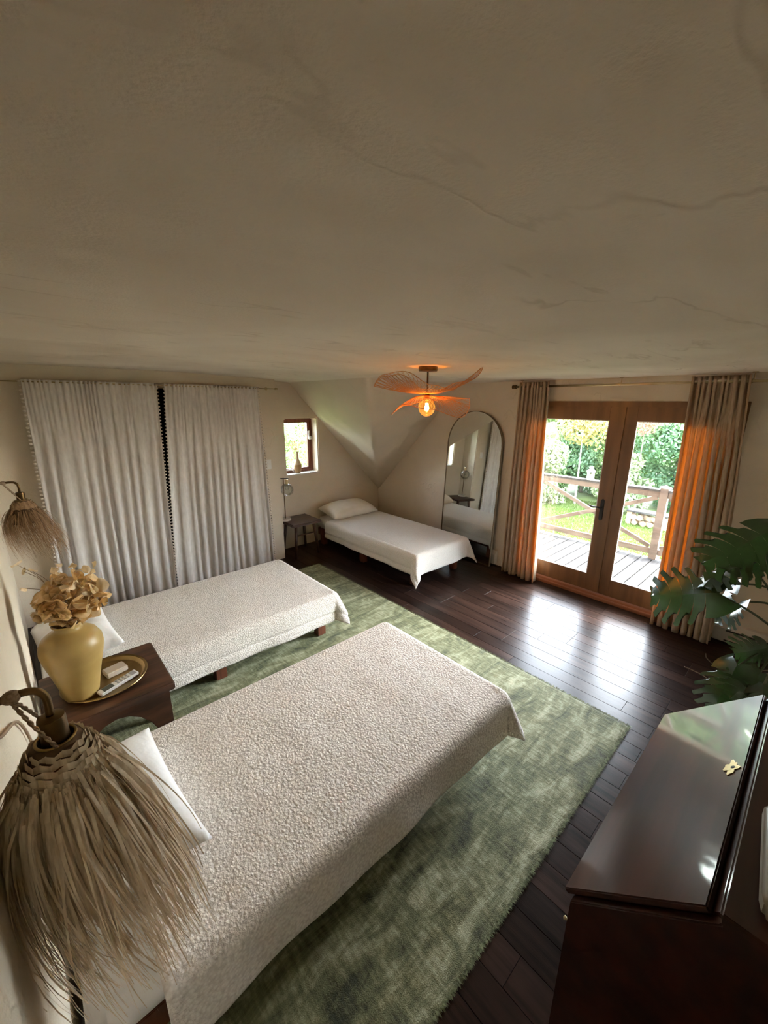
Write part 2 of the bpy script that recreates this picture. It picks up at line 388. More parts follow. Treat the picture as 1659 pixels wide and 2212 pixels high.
class MB:
    def __init__(self):
        self.v = []; self.f = []
    def add(self, v, f):
        b = len(self.v)
        self.v += [tuple(p) for p in v]
        self.f += [tuple(i + b for i in q) for q in f]
        return self
    def box(self, x0, x1, y0, y1, z0, z1):
        return self.add([(x0, y0, z0), (x1, y0, z0), (x1, y1, z0), (x0, y1, z0), (x0, y0, z1), (x1, y0, z1), (x1, y1, z1), (x0, y1, z1)],
                        [(0, 3, 2, 1), (4, 5, 6, 7), (0, 1, 5, 4), (1, 2, 6, 5), (2, 3, 7, 6), (3, 0, 4, 7)])
    def prism(self, pts, a0, a1, axis='z'):
        n = len(pts)
        def P(p, a):
            if axis == 'z': return (p[0], p[1], a)
            if axis == 'x': return (a, p[0], p[1])
            return (p[0], a, p[1])
        v = [P(p, a0) for p in pts] + [P(p, a1) for p in pts]
        f = [tuple(range(n))[::-1], tuple(range(n, 2 * n))] + [(i, (i + 1) % n, n + (i + 1) % n, n + i) for i in range(n)]
        return self.add(v, f)
    def bar(self, p, q, w, h):
        """box beam from p to q, width w across, height h."""
        p = Vector(p); q = Vector(q); d = (q - p).normalized()
        up = Vector((0, 0, 1)) if abs(d.z) < .95 else Vector((1, 0, 0))
        s = d.cross(up).normalized(); u = s.cross(d)
        v = [e + s * a * w / 2 + u * b * h / 2 for e in (p, q) for a, b in ((-1, -1), (1, -1), (1, 1), (-1, 1))]
        return self.add(v, [(0, 3, 2, 1), (4, 5, 6, 7), (0, 1, 5, 4), (1, 2, 6, 5), (2, 3, 7, 6), (3, 0, 4, 7)])
    def tube(self, pts, r, n=8, cap=True):
        pts = [Vector(p) for p in pts]
        k = len(pts)
        rs = r if hasattr(r, '__len__') else [r] * k
        ref = None; base = len(self.v)
        for i, p in enumerate(pts):
            d = (pts[min(i + 1, k - 1)] - pts[max(i - 1, 0)])
            d = d.normalized() if d.length > 1e-9 else Vector((0, 0, 1))
            if ref is None:
                ref = Vector((0, 0, 1)) if abs(d.z) < .9 else Vector((1, 0, 0))
            s = d.cross(ref)
            if s.length < 1e-6: s = d.cross(Vector((0, 1, 0)))
            s.normalize(); u = s.cross(d).normalized(); ref = u
            for j in range(n):
                a = 2 * PI * j / n
                self.v.append(tuple(p + (s * math.cos(a) + u * math.sin(a)) * rs[i]))
        for i in range(k - 1):
            for j in range(n):
                a = base + i * n + j; b = base + i * n + (j + 1) % n
                self.f.append((a, b, b + n, a + n))
        if cap:
            self.f.append(tuple(base + j for j in range(n))[::-1])
            self.f.append(tuple(base + (k - 1) * n + j for j in range(n)))
        return self
    def lathe(self, prof, c=(0, 0, 0), n=32, cap=True):
        base = len(self.v)
        for r, z in prof:
            for j in range(n):
                a = 2 * PI * j / n
                self.v.append((c[0] + r * math.cos(a), c[1] + r * math.sin(a), c[2] + z))
        for i in range(len(prof) - 1):
            for j in range(n):
                a = base + i * n + j; b = base + i * n + (j + 1) % n
                self.f.append((a, b, b + n, a + n))
        if cap:
            if prof[0][0] > 1e-5: self.f.append(tuple(base + j for j in range(n))[::-1])
            if prof[-1][0] > 1e-5: self.f.append(tuple(base + (len(prof) - 1) * n + j for j in range(n)))
        return self
    def sphere(self, c, r, n=16, m=10, sc=(1, 1, 1)):
        base = len(self.v)
        for i in range(m + 1):
            t = PI * i / m
            for j in range(n):
                a = 2 * PI * j / n
                self.v.append((c[0] + sc[0] * r * math.sin(t) * math.cos(a), c[1] + sc[1] * r * math.sin(t) * math.sin(a), c[2] + sc[2] * r * math.cos(t)))
        for i in range(m):
            for j in range(n):
                a = base + i * n + j; b = base + i * n + (j + 1) % n
                self.f.append((a, a + n, b + n, b))
        return self
    def grid(self, P):
        """P[i][j] 3-D points"""
        base = len(self.v); ni = len(P); nj = len(P[0])
        for row in P:
            self.v += [tuple(p) for p in row]
        for i in range(ni - 1):
            for j in range(nj - 1):
                a = base + i * nj + j
                self.f.append((a, a + 1, a + nj + 1, a + nj))
        return self
    def mesh(self, name, bevel=0.0, seg=2, smooth=False, fix=True, weld=False, sharp=None):
        me = bpy.data.meshes.new(name)
        me.from_pydata(self.v, [], self.f)
        if bevel or fix or weld:
            bm = bmesh.new(); bm.from_mesh(me)
            if weld: bmesh.ops.remove_doubles(bm, verts=bm.verts, dist=1e-5)
            if fix: bmesh.ops.recalc_face_normals(bm, faces=bm.faces)
            if bevel:
                es = [e for e in bm.edges if len(e.link_faces) == 2 and e.calc_face_angle(0) > .6]
                bmesh.ops.bevel(bm, geom=es, offset=bevel, segments=seg, affect='EDGES', clamp_overlap=True)
            bm.to_mesh(me); bm.free()
        if smooth:
            for p in me.polygons: p.use_smooth = True
            if sharp:
                try: me.set_sharp_from_angle(angle=sharp)
                except Exception: pass
        me.update()
        return me
    def build(self, name, mat, parent=None, bevel=0.0, seg=2, smooth=False, fix=True, weld=False, sharp=None):
        return link(name, self.mesh(name, bevel, seg, smooth, fix, weld, sharp), mat, parent)

def wall_hole(axis, d0, d1, u0, u1, z0, z1, hu0, hu1, hz0, hz1):
    """one welded wall shell with a rectangular opening; axis 'x' or 'y' is the wall's normal."""
    us = [u0, hu0, hu1, u1]; zs_ = [z0, hz0, hz1, z1]
    mb = MB()
    def P(d, u, z): return (d, u, z) if axis == 'x' else (u, d, z)
    idx = {}
    for k, d in enumerate((d0, d1)):
        for i in range(4):
            for j in range(4):
                idx[k, i, j] = len(mb.v); mb.v.append(P(d, us[i], zs_[j]))
    for k in (0, 1):
        for i in range(3):
            for j in range(3):
                if (i, j) != (1, 1):
                    mb.f.append((idx[k, i, j], idx[k, i + 1, j], idx[k, i + 1, j + 1], idx[k, i, j + 1]))
    for i in range(3):
        for j in (0, 3): mb.f.append((idx[0, i, j], idx[0, i + 1, j], idx[1, i + 1, j], idx[1, i, j]))
        for c in (0, 3): mb.f.append((idx[0, c, i], idx[0, c, i + 1], idx[1, c, i + 1], idx[1, c, i]))
    for j in (1, 2):
        mb.f.append((idx[0, 1, j], idx[0, 2, j], idx[1, 2, j], idx[1, 1, j]))
        mb.f.append((idx[0, j, 1], idx[0, j, 2], idx[1, j, 2], idx[1, j, 1]))
    return mb

def S(o, kind='structure', label=None):
    o['kind'] = kind
    if label: o['label'] = label
    return o

def cr(pts, n=8):
    """Catmull-Rom through pts"""
    pts = [Vector(p) for p in pts]
    out = []
    for i in range(len(pts) - 1):
        p0 = pts[max(i - 1, 0)]; p1 = pts[i]; p2 = pts[i + 1]; p3 = pts[min(i + 2, len(pts) - 1)]
        for k in range(n):
            t = k / n
            out.append(.5 * ((2 * p1) + (p2 - p0) * t + (2 * p0 - 5 * p1 + 4 * p2 - p3) * t * t + (3 * p1 - p0 - 3 * p2 + p3) * t ** 3))
    out.append(pts[-1])
    return out

def sstep(a, b, x):
    t = max(0.0, min(1.0, (x - a) / (b - a)))
    return t * t * (3 - 2 * t)

def pn(x, y, z=0.0):
    return mnoise.noise(Vector((x, y, z)))

# ================================================================== THE ROOM
XD = 4.294      # door wall
YC = 4.576      # curtained closet wall
YW = 4.88       # alcove window wall
XC = 2.388      # end of the closet wall
YF = -.34       # wall beside the bureau

# floor: sub-floor slab with every plank on it
fl = MB().box(-.42, 4.49, -.5, 5.6, -.08, -.016).build('floor', 'subfloor_closet_shade')
tag(fl, 'dark brown oak plank floor with a satin shine', kind='structure')
PW = .1265
plank_mesh = {}
def plank_me(length):
    k = round(length, 2)
    if k not in plank_mesh:
        plank_mesh[k] = MB().box(-PW / 2 + .0012, PW / 2 - .0012, -k / 2 + .0008, k / 2 - .0008, -.016, 0).mesh('plank', bevel=.0007, seg=1)
    return plank_mesh[k]
row = 0
x = 4.36 - PW / 2
cuts_known = {}
while x > -.36:
    y = -.5 + random.choice([-.9, -.7, -.5, -.3, -.1])
    ymax = 4.95 if x > XC else 5.0
    while y < ymax:
        ln = random.choice([.6, .8, 1.0, 1.2, 1.2])
        y1 = min(y + ln, ymax + .02)
        a = max(y, -.5)
        if y1 - a > .1:
            k = round(y1 - a, 2)
            o = link('plank', plank_me(k), 'floor', fl)
            o.location = (x, a + k / 2, 0)
        y += ln
    x -= PW

# walls
wl = MB().prism([(-.16, -.5), (-.16, 2.95), (-.175, 3.03), (-.215, 3.06), (-.22, 3.12), (-.22, 4.70), (-.42, 4.70), (-.42, -.5)], -.02, 2.42).build('wall_left', 'wall')
S(wl, label='beige clay plaster wall behind the bed heads')
wb = wall_hole('y', YC, YW + .12, -.3, XC, -.06, 2.42, .22, 1.98, -.02, 2.128).build('wall_back', 'wall', bevel=.012, seg=3)
S(wb, label='beige plaster wall with the curtained closet opening')
wcl = MB().box(-.42, 2.2, 5.5, 5.6, -.06, 2.42).box(-.42, -.3, 4.68, 5.6, -.06, 2.42).box(2.1, 2.2, 4.99, 5.6, -.06, 2.42).box(-.42, 2.2, 4.99, 5.6, 2.36, 2.42).build('wall_closet', 'subfloor_closet_shade')  # near-black colour stands in for the shade inside the closet
S(wcl, label='inner closet walls behind the curtains, coloured near black for shade')
# alcove wall with window hole
WX0, WX1, WZ0, WZ1 = 2.648, 3.152, 1.038, 1.787
wa = wall_hole('y', YW, YW + .26, 2.36, 4.5, -.06, 2.42, WX0, WX1, WZ0, WZ1).build('wall_alcove', 'wall', bevel=.014, seg=3)
S(wa, label='beige plaster alcove wall around the small window')
# door wall with french door hole
DY0, DY1, DZ = .49, 2.345, 2.018
wr = wall_hole('x', XD, XD + .2, -.5, 5.14, -.06, 2.42, DY0, DY1, -.02, DZ).build('wall_right', 'wall', bevel=.004, seg=2)
S(wr, label='beige plaster wall around the glazed double door')
wf = MB().box(-.42, 4.5, YF - .15, YF, -.02, 2.42).build('wall_front', 'wall')
S(wf, label='beige plaster wall behind the bureau')

def cz(x, y):
    k = max(0, min(1, (2.9 - x) / 1.6)) * max(0, min(1, y / 3.6))
    return 2.242 + .047 * k + .006 * pn(x * .9, y * .9, 3.1) + .0025 * pn(x * 3, y * 3, 9)
nx, ny = 96, 110
P = [[(-.42 + 4.95 * i / nx, -.5 + 5.85 * j / ny, 0) for j in range(ny + 1)] for i in range(nx + 1)]
P = [[(p[0], p[1], cz(p[0], p[1])) for p in r] for r in P]
ce = MB().grid(P)
ce = ce.build('ceiling', 'ceil', smooth=True, fix=False)
S(ce, label='low uneven clay plaster ceiling')
rf = MB().box(-.45, 5.75, -.52, 5.64, 2.42, 2.5).build('ceiling_roof_shade_eave', 'house'); S(rf, label='roof boards above the ceiling with an unseen eave added to shade the deck')  # out-of-view overhang added to keep the overhead sky off the deck
# sloped ceiling over the alcove corner: two 45 degree soffits meeting at a protruding arris
n = 56
P = []
for i in range(n + 1):
    r = []
    for j in range(n + 1):
        xx = 2.66 + (4.33 - 2.66) * i / n
        yy = 3.22 + (4.92 - 3.22) * j / n
        s1 = 2.25 - 1.035 * (xx - 2.735); s2 = 2.25 - 1.03 * (yy - 3.30)
        k = .05
        h = max(0, min(1, .5 + .5 * (s1 - s2) / k))
        zz = s2 + (s1 - s2) * h + k * h * (1 - h) * .6
        zz += .004 * pn(xx * 3, yy * 3, 5)
        r.append((xx, yy, min(zz, 2.33)))
    P.append(r)
sl = MB().grid(P).build('ceiling_slope', 'wall', smooth=True, fix=False)
S(sl, label='sloped plaster soffits meeting in the alcove corner')

# ------------------------------------------------------------------ french door
door = empty('door_1', (XD, 1.377, 0)); S(door, label='glazed double door of warm cedar wood')
X0, X1 = XD - .012, XD + .10
fr = MB().box(X0, X1, DY0 - .008, DY0 + .045, .03, DZ + .008).box(X0, X1, DY1 - .045, DY1 + .008, .03, DZ + .008).box(X0, X1, DY0 + .045, DY1 - .045, 1.975, DZ + .008)
o = fr.build('door_frame', 'doorwood', door, bevel=.003); o.location = (-XD, -1.377, 0)
o = MB().box(XD - .045, XD + .2, DY0 - .01, DY1 + .01, 0.0, .035).box(XD - .022, XD + .2, DY0, DY1, .03, .056).build('threshold', 'sillwood', door, bevel=.004)
o.location = (-XD, -1.377, 0)
def leaf(y0, y1, g0, g1):
    lf = empty('door_leaf', (0, 0, 0), 0, door)
    a, b = XD + .012, XD + .058
    st = []
    zb, zt = .06, 1.976
    for nm, mb in (('stile', MB().box(a, b, y0, g0, zb, zt)), ('stile', MB().box(a, b, g1, y1, zb, zt)),
                   ('rail', MB().box(a, b, g0, g1, 1.848, zt)), ('rail', MB().box(a, b, g0, g1, zb, .24))):
        q = mb.build(nm, 'doorwood', lf, bevel=.003); q.location = (-XD, -1.377, 0)
    q = MB().box(a + .018, a + .026, g0 - .004, g1 + .004, .236, 1.852).build('pane', 'glass', lf); q.location = (-XD, -1.377, 0)
    # slim pale glazing bead
    bd = MB()
    for (u0, u1, w0, w1) in ((g0, g1, .24, .247), (g0, g1, 1.841, 1.848), (g0, g0 + .007, .247, 1.841), (g1 - .007, g1, .247, 1.841)):
        bd.box(a + .004, a + .018, u0, u1, w0, w1)
    q = bd.build('glazing_bead', 'lantern', lf); q.location = (-XD, -1.377, 0)
    return lf
l1 = leaf(1.377, 2.298, 1.495, 2.205)
l2 = leaf(.537, 1.375, .655, 1.258)
# astragal strip on the left leaf and lever handle
q = MB().box(XD + .002, XD + .014, 1.356, 1.392, .065, 1.98).build('astragal', 'doorwood', l1, bevel=.003); q.location = (-XD, -1.377, 0)
hp = MB().prism([(1.425, .86), (1.442, .845), (1.459, .86), (1.459, 1.06), (1.442, 1.075), (1.425, 1.06)], XD + .002, XD + .013, 'x').build('handle_plate', 'blackiron', l1, bevel=.002)
hp.location = (-XD, -1.377, 0)
hl = MB().tube([(XD + .01, 1.442, .985), (XD - .04, 1.442, .985)], .009, 10).tube(cr([(XD - .04, 1.442, .985), (XD - .047, 1.47, .992), (XD - .046, 1.52, .99), (XD - .044, 1.555, 1.0)], 6), .008, 8)
hl = hl.build('handle', 'blackiron', l1, smooth=True); hl.location = (-XD, -1.377, 0)

# ------------------------------------------------------------------ small window
win = empty('window_1', ((WX0 + WX1) / 2, YW + .15, WZ0)); S(win, label='small wooden casement window in the alcove')
ox, oy, oz = win.location
def wpart(mb, nm, mat, par=win, **k):
    q = mb.build(nm, mat, par, **k); q.location = (-ox, -oy, -oz); return q
y0, y1 = YW + .145, YW + .205
fw = .032
wpart(MB().box(WX0, WX1, y0, y1, WZ0, WZ0 + fw).box(WX0, WX1, y0, y1, WZ1 - fw, WZ1).box(WX0, WX0 + fw, y0, y1, WZ0 + fw, WZ1 - fw).box(WX1 - fw, WX1, y0, y1, WZ0 + fw, WZ1 - fw), 'window_frame', 'winwood', bevel=.003)
s = wpart(MB().box(WX0 + fw, WX1 - fw, y0 + .01, y1 - .01, WZ0 + fw, WZ0 + fw + .03).box(WX0 + fw, WX1 - fw, y0 + .01, y1 - .01, WZ1 - fw - .03, WZ1 - fw).box(WX0 + fw, WX0 + fw + .03, y0 + .01, y1 - .01, WZ0 + fw + .03, WZ1 - fw - .03).box(WX1 - fw - .038, WX1 - fw, y0 + .01, y1 - .01, WZ0 + fw + .03, WZ1 - fw - .03), 'sash', 'winwood', bevel=.003)
wpart(MB().box(WX0 + fw + .03, WX1 - fw - .038, y0 + .03, y0 + .036, WZ0 + fw + .03, WZ1 - fw - .03), 'pane', 'glass')
wpart(MB().box(WX1 - fw - .032, WX1 - fw - .006, y0 - .012, y0 + .012, 1.50, 1.61).box(WX1 - fw - .03, WX1 - fw + .012, y0 - .02, y0 - .008, 1.49, 1.54), 'sash_lock', 'whiteplastic', bevel=.003)
wpart(MB().box(WX0 + .07, WX0 + .20, y0 - .012, y0 + .004, WZ0 + .036, WZ0 + .055).tube([(WX0 + .13, y0 - .01, WZ0 + .045), (WX0 + .16, y0 - .05, WZ0 + .03)], .006, 6), 'crank', 'whiteplastic', bevel=.002)
wpart(MB().box(WX0 - .002, WX1 + .002, YW + .002, y0, WZ0 - .012, WZ0 + .003), 'window_sill', 'whiteplastic', bevel=.003)

# ================================================================== OUTSIDE
GZ = -.62
deck = empty('deck', (XD + .2, 1.4, -.05)); tag(deck, 'weathered grey plank deck outside the glazed door', 'deck')
BW = .1425
dm = MB().box(0, 1.78, -BW / 2 + .006, BW / 2 - .006, -.028, 0).mesh('deck_board', bevel=.003, seg=1)
yb = 1.477 + BW / 2 - BW * 20
for i in range(46):
    o = link('deck_board', dm, 'deck', deck); o.location = (0, yb + BW * i - 1.4, 0)
o = MB().box(.0, .05, -3.0, 3.8, -.16, -.03).box(.85, .90, -3.0, 3.8, -.16, -.03).box(1.70, 1.75, -3.0, 3.8, -.16, -.03).build('joist', 'railwood', deck)
# railing
XR = 6.234
rail = empty('railing', (XR, 1.35, -.05)); tag(rail, 'brown wooden deck railing with X shaped braces', 'railing')
posts = [1.35, 3.10, 4.85, -.40, -2.15]
pm = MB().box(-.045, .045, -.045, .045, -.5, .985).lathe([(.075, .985), (.07, 1.0), (.0, 1.025)], n=4, cap=True).mesh('post', bevel=.004, seg=1)
for yp in posts:
    o = link('post', pm, 'railwood', rail); o.location = (0, yp - 1.35, 0)
for a, b in zip(sorted(posts)[:-1], sorted(posts)[1:]):
    a2, b2 = a + .046 - 1.35, b - .046 - 1.35
    MB().box(-.025, .025, a2, b2, .855, .935).build('rail', 'railwood', rail, bevel=.004)
    MB().box(-.06, .06, a2, b2, .935, .965).build('cap_rail', 'deck', rail, bevel=.004)
    MB().box(-.02, .02, a2, b2, .06, .14).build('rail', 'railwood', rail, bevel=.004)
    MB().bar((.012, a2 + .02, .16), (.012, b2 - .02, .85), .03, .055).build('brace', 'railwood', rail, bevel=.003)
    MB().bar((-.014, a2 + .02, .85), (-.014, b2 - .02, .16), .03, .055).build('brace', 'railwood', rail, bevel=.003)
# lantern
ln = empty('lantern', (XR, 2.31, .916)); tag(ln, 'small white metal lantern standing on the deck railing', 'lantern')
MB().lathe([(.055, 0), (.055, .012), (.045, .018)], n=16).build('base', 'lantern', ln)
MB().lathe([(.04, .018), (.04, .115)], n=16, cap=False).build('glass', 'globe', ln, smooth=True)
b = MB()
for k in range(6):
    a = k * PI / 3
    b.tube([(.046 * math.cos(a), .046 * math.sin(a), .015), (.046 * math.cos(a), .046 * math.sin(a), .12)], .004, 5)
b.build('bars', 'lantern', ln)
MB().lathe([(.062, .115), (.058, .128), (.035, .15), (.022, .158), (.022, .172), (.034, .176), (.024, .19), (0, .197)], n=16).build('roof', 'lantern', ln, smooth=True, sharp=.6)
MB().lathe([(.018, .018), (.018, .07), (0, .072)], n=12).build('candle', 'candle', ln)

lw = MB().box(XD + .3, 40, -20, 30, GZ - .1, GZ).box(-20, XD + .3, 5.5, 30, GZ - .1, GZ).build('lawn', 'lawn')
tag(lw, 'sunny green lawn beyond the deck', 'lawn', kind='stuff')
# grass blades on the part of the lawn in view
def blades(n, fx, h):
    pts = fx(n)
    a = RNG.uniform(0, 2 * PI, n); hh = h * RNG.uniform(.5, 1.3, n); lean = RNG.uniform(-.6, .6, (n, 2)) * hh[:, None]
    w = .009
    dx = np.cos(a) * w; dy = np.sin(a) * w
    z0 = np.full(n, GZ)
    V = np.empty((n, 3, 3))
    V[:, 0] = np.stack([pts[:, 0] - dx, pts[:, 1] - dy, z0], 1)
    V[:, 1] = np.stack([pts[:, 0] + dx, pts[:, 1] + dy, z0], 1)
    V[:, 2] = np.stack([pts[:, 0] + lean[:, 0], pts[:, 1] + lean[:, 1], z0 + hh], 1)
    return V
def soup(name, V, mat, parent=None):
    n, k = V.shape[0], V.shape[1]
    me = bpy.data.meshes.new(name)
    me.vertices.add(n * k); me.vertices.foreach_set('co', V.reshape(-1).astype(np.float32))
    me.loops.add(n * k); me.loops.foreach_set('vertex_index', np.arange(n * k, dtype=np.int32))
    me.polygons.add(n)
    me.polygons.foreach_set('loop_start', np.arange(0, n * k, k, dtype=np.int32))
    me.update(calc_edges=True)
    return link(name, me, mat, parent)
def gpts(n):
    x = RNG.uniform(6.4, 11.5, n); y = x * RNG.uniform(.12, .62, n); return np.stack([x, y], 1)
g = soup('grass_blades', blades(42000, gpts, .05), 'grass', lw); S(g, 'stuff')

# log bench
be = empty('log_bench', (10.05, 2.38, GZ)); tag(be, 'low plank bench on the lawn with split logs stacked beneath', 'bench')
MB().box(-.16, .16, -.42, .42, .30, .34).build('seat', 'deck', be, bevel=.006)
for yy in (-.36, .36):
    MB().box(-.13, .13, yy - .05, yy + .05, 0, .30).build('leg', 'log', be, bevel=.006)
lgm = MB().lathe([(.0, -.13), (.058, -.13), (.062, 0), (.058, .13), (0, .13)], n=9).mesh('log')
for r_ in range(2):
    for k in range(5):
        o = link('log', lgm, 'log', be); o.rotation_euler = (0, PI / 2, random.random()); o.location = (-.02 + random.uniform(-.03, .01), -.25 + k * .122 + .05 * (r_ % 2), .07 + .125 * r_)

# trees and shrubs: leaf clouds on trunks
def leafcloud(n, blobs, size, seed):
    rg = np.random.default_rng(seed)
    w = np.array([b[3] * b[4] * b[5] for b in blobs]); w = w / w.sum()
    idx = rg.choice(len(blobs), n, p=w)
    B = np.array(blobs)[idx]
    d = rg.normal(size=(n, 3)); d /= np.linalg.norm(d, axis=1)[:, None]
    r = rg.uniform(.45, 1.0, n) ** .6
    C = B[:, :3] + d * r[:, None] * B[:, 3:6]
    nrm = d + rg.normal(size=(n, 3)) * .7; nrm /= np.linalg.norm(nrm, axis=1)[:, None]
    t = np.cross(nrm, rg.normal(size=(n, 3))); t /= np.linalg.norm(t, axis=1)[:, None]
    b = np.cross(nrm, t)
    s = size * rg.uniform(.6, 1.3, n)[:, None]
    V = np.stack([C - t * s, C + b * s * .5, C + t * s, C - b * s * .5], 1)
    V[:, :, 2] = np.maximum(V[:, :, 2], GZ + .01)
    return V
def tree(name, label, loc, h, rad, mat, n, size, seed, trunk='bark', group=None, low=.15, cat='tree', tr=.07):
    t = empty(name, (loc[0], loc[1], GZ)); tag(t, label, cat, group)
    rg = random.Random(seed)
    blobs = []
    for k in range(14):
        f = rg.uniform(low, 1)
        rr = rad * (1 - .45 * f)
        a = rg.uniform(0, 2 * PI)
        q = rg.uniform(.1, .75) * rr
        blobs.append((q * math.cos(a), q * math.sin(a), h * f * .92, rad * rg.uniform(.35, .6), rad * rg.uniform(.35, .6), rad * rg.uniform(.3, .5)))
    V = leafcloud(n, blobs, size, seed)
    V[:, :, 2] = np.maximum(V[:, :, 2] - GZ * 0, .01) if False else V[:, :, 2]
    V[:, :, 2] = np.maximum(V[:, :, 2], .01)
    c = soup('crown', V, mat, t); S(c, 'stuff')
    MB().tube(cr([(0, 0, 0), (.03 * rad, .02, h * .35), (-.02, .03 * rad, h * .8)], 5), [tr * (1 - .7 * i / 10) for i in range(11)], 7).build('trunk', trunk, t, smooth=True)
    return t
HG = 'hedge trees beyond the lawn'
tree('hedge_tree', 'bushy green hedge tree left of the pale slender trunk', (11.8, 6.0), 2.75, 1.35, 'leaf_green', 26000, .052, 21, group=HG, low=.03)
tree('hedge_tree', 'deep green hedge tree behind the pale slender trunk', (12.6, 4.9), 2.85, 1.35, 'leaf_deep', 26000, .052, 22, group=HG, low=.03)
tree('hedge_tree', 'tall green hedge tree seen left of the bench', (12.6, 3.7), 2.75, 1.3, 'leaf_green', 26000, .052, 23, group=HG, low=.03)
tree('hedge_tree', 'deep green hedge tree rising behind the bench', (12.3, 2.5), 2.9, 1.3, 'leaf_deep', 26000, .052, 24, group=HG, low=.03)
tree('hedge_tree', 'green hedge tree at the right curtain edge', (12.5, 1.1), 2.8, 1.35, 'leaf_green', 16000, .056, 25, group=HG, low=.03)
tree('hedge_tree', 'green hedge tree far left beyond the left curtain', (12.0, 7.6), 2.9, 1.4, 'leaf_deep', 12000, .065, 26, group=HG, low=.03)
tree('pale_shrub', 'pale wispy shrub at the left edge of the lawn', (10.3, 5.05), 2.1, .75, 'leaf_pale', 6500, .06, 27, low=.02, cat='shrub', tr=.03)
tree('pale_shrub', 'low pale shrub at the foot of the hedge behind the bench', (11.1, 3.25), 1.3, .7, 'leaf_pale', 5000, .06, 28, low=.02, cat='shrub', tr=.03)
tree('autumn_tree', 'small tree with yellow autumn leaves on a slender pale trunk', (10.9, 4.35), 2.8, .85, 'leaf_yellow', 3000, .045, 29, 'birch', low=.70, tr=.028)
tree('autumn_tree', 'small tree with red autumn leaves above the hedge', (11.2, 3.05), 2.75, .5, 'leaf_red', 800, .04, 30, low=.80, tr=.025)
tree('garden_tree', 'tree with light green leaves outside the small window', (5.0, 9.6), 2.3, 1.2, 'leaf_green', 12000, .05, 31, low=.02)
tree('garden_tree', 'darker green tree behind the one outside the small window', (6.3, 11.4), 2.6, 1.4, 'leaf_green', 8000, .085, 32, low=.02)

# ================================================================== RUG
RX0, RX1, RY0, RY1 = -.10, 2.60, .508, 4.105
n1, n2 = 150, 200
P = []
for i in range(n1 + 1):
    r = []
    for j in range(n2 + 1):
        xx = RX0 + (RX1 - RX0) * i / n1; yy = RY0 + (RY1 - RY0) * j / n2
        e = min(i, n1 - i, j, n2 - j)
        z = .0125 + .0016 * pn(xx * 7, yy * 16, 2) + .0012 * pn(xx * 30, yy * 40, 4)
        if e == 0:
            z = .002
            xx += .004 * pn(yy * 6, xx, 7); yy += .004 * pn(xx * 6, yy, 8)
        elif e == 1: z *= .95
        r.append((xx, yy, z))
    P.append(r)
rug = empty('rug', (1.25, 2.3, 0)); tag(rug, 'large mottled green pile rug under the two front beds', 'rug')
o = MB().grid(P).build('pile', 'rug', rug, smooth=True, fix=False); o.location = (-1.25, -2.3, 0)
nfr = 9000
per = RNG.uniform(0, 1, nfr)
Lx, Ly = RX1 - RX0, RY1 - RY0
V = np.empty((nfr, 3, 3))
for k in range(nfr):
    t = per[k] * 2 * (Lx + Ly)
    if t < Lx: p, nn, tt = (RX0 + t, RY0), (0, -1), (1, 0)
    elif t < 2 * Lx: p, nn, tt = (RX0 + t - Lx, RY1), (0, 1), (1, 0)
    elif t < 2 * Lx + Ly: p, nn, tt = (RX0, RY0 + t - 2 * Lx), (-1, 0), (0, 1)
    else: p, nn, tt = (RX1, RY0 + t - 2 * Lx - Ly), (1, 0), (0, 1)
    l_ = random.uniform(.004, .014); sw = random.uniform(-.006, .006); b_ = random.uniform(-.012, -.002)
    w = .0022
    q = (p[0] + nn[0] * b_, p[1] + nn[1] * b_)
    z0 = random.uniform(.006, .012)
    V[k, 0] = (q[0] - tt[0] * w, q[1] - tt[1] * w, z0)
    V[k, 1] = (q[0] + tt[0] * w, q[1] + tt[1] * w, z0)
    V[k, 2] = (q[0] + nn[0] * (l_ - b_) + tt[0] * sw, q[1] + nn[1] * (l_ - b_) + tt[1] * sw, random.uniform(.001, .016))
o = soup('fringe', V, 'rugfringe', rug); o.location = (-1.25, -2.3, 0); S(o, 'stuff')

# ================================================================== BEDS
def make_bed(name, label, loc, rz, Lb, Wb, floor_z, top=.405):
    """local: u (x) from head 0 to foot Lb, v (y) across, centred."""
    t = empty(name, (loc[0], loc[1], floor_z), rz); tag(t, label, 'bed', 'single beds')
    tp = top - floor_z
    h = Wb / 2
    lg = tp - .23
    for nm, mb in (('side_rail', MB().box(.02, Lb - .02, -h + .02, -h + .045, lg - .03, lg + .07)), ('side_rail', MB().box(.02, Lb - .02, h - .045, h - .02, lg - .03, lg + .07)),
                   ('end_rail', MB().box(.02, .045, -h + .045, h - .045, lg - .03, lg + .07)), ('end_rail', MB().box(Lb - .045, Lb - .02, -h + .045, h - .045, lg - .03, lg + .07))):
        mb.build(nm, 'redwood', t, bevel=.003)
    for k in range(13):
        u = .08 + k * (Lb - .16) / 12
        MB().box(u - .035, u + .035, -h + .045, h - .045, lg + .052, lg + .07).build('slat', 'redwood', t)
    lm = MB().box(-.04, .04, -.035, .035, 0, lg - .03).mesh('leg', bevel=.004)
    for u in (.09, Lb * .5, Lb - .085):
        for s_ in (-1, 1):
            o = link('leg', lm, 'redwood', t); o.location = (u, s_ * (h - .07), 0)
    # mattress: rounded box
    n_ = 10
    mt = MB().box(0, Lb, -h, h, lg + .07, tp).build('mattress', 'sheet', t, bevel=.045, seg=4, smooth=True)
    return t

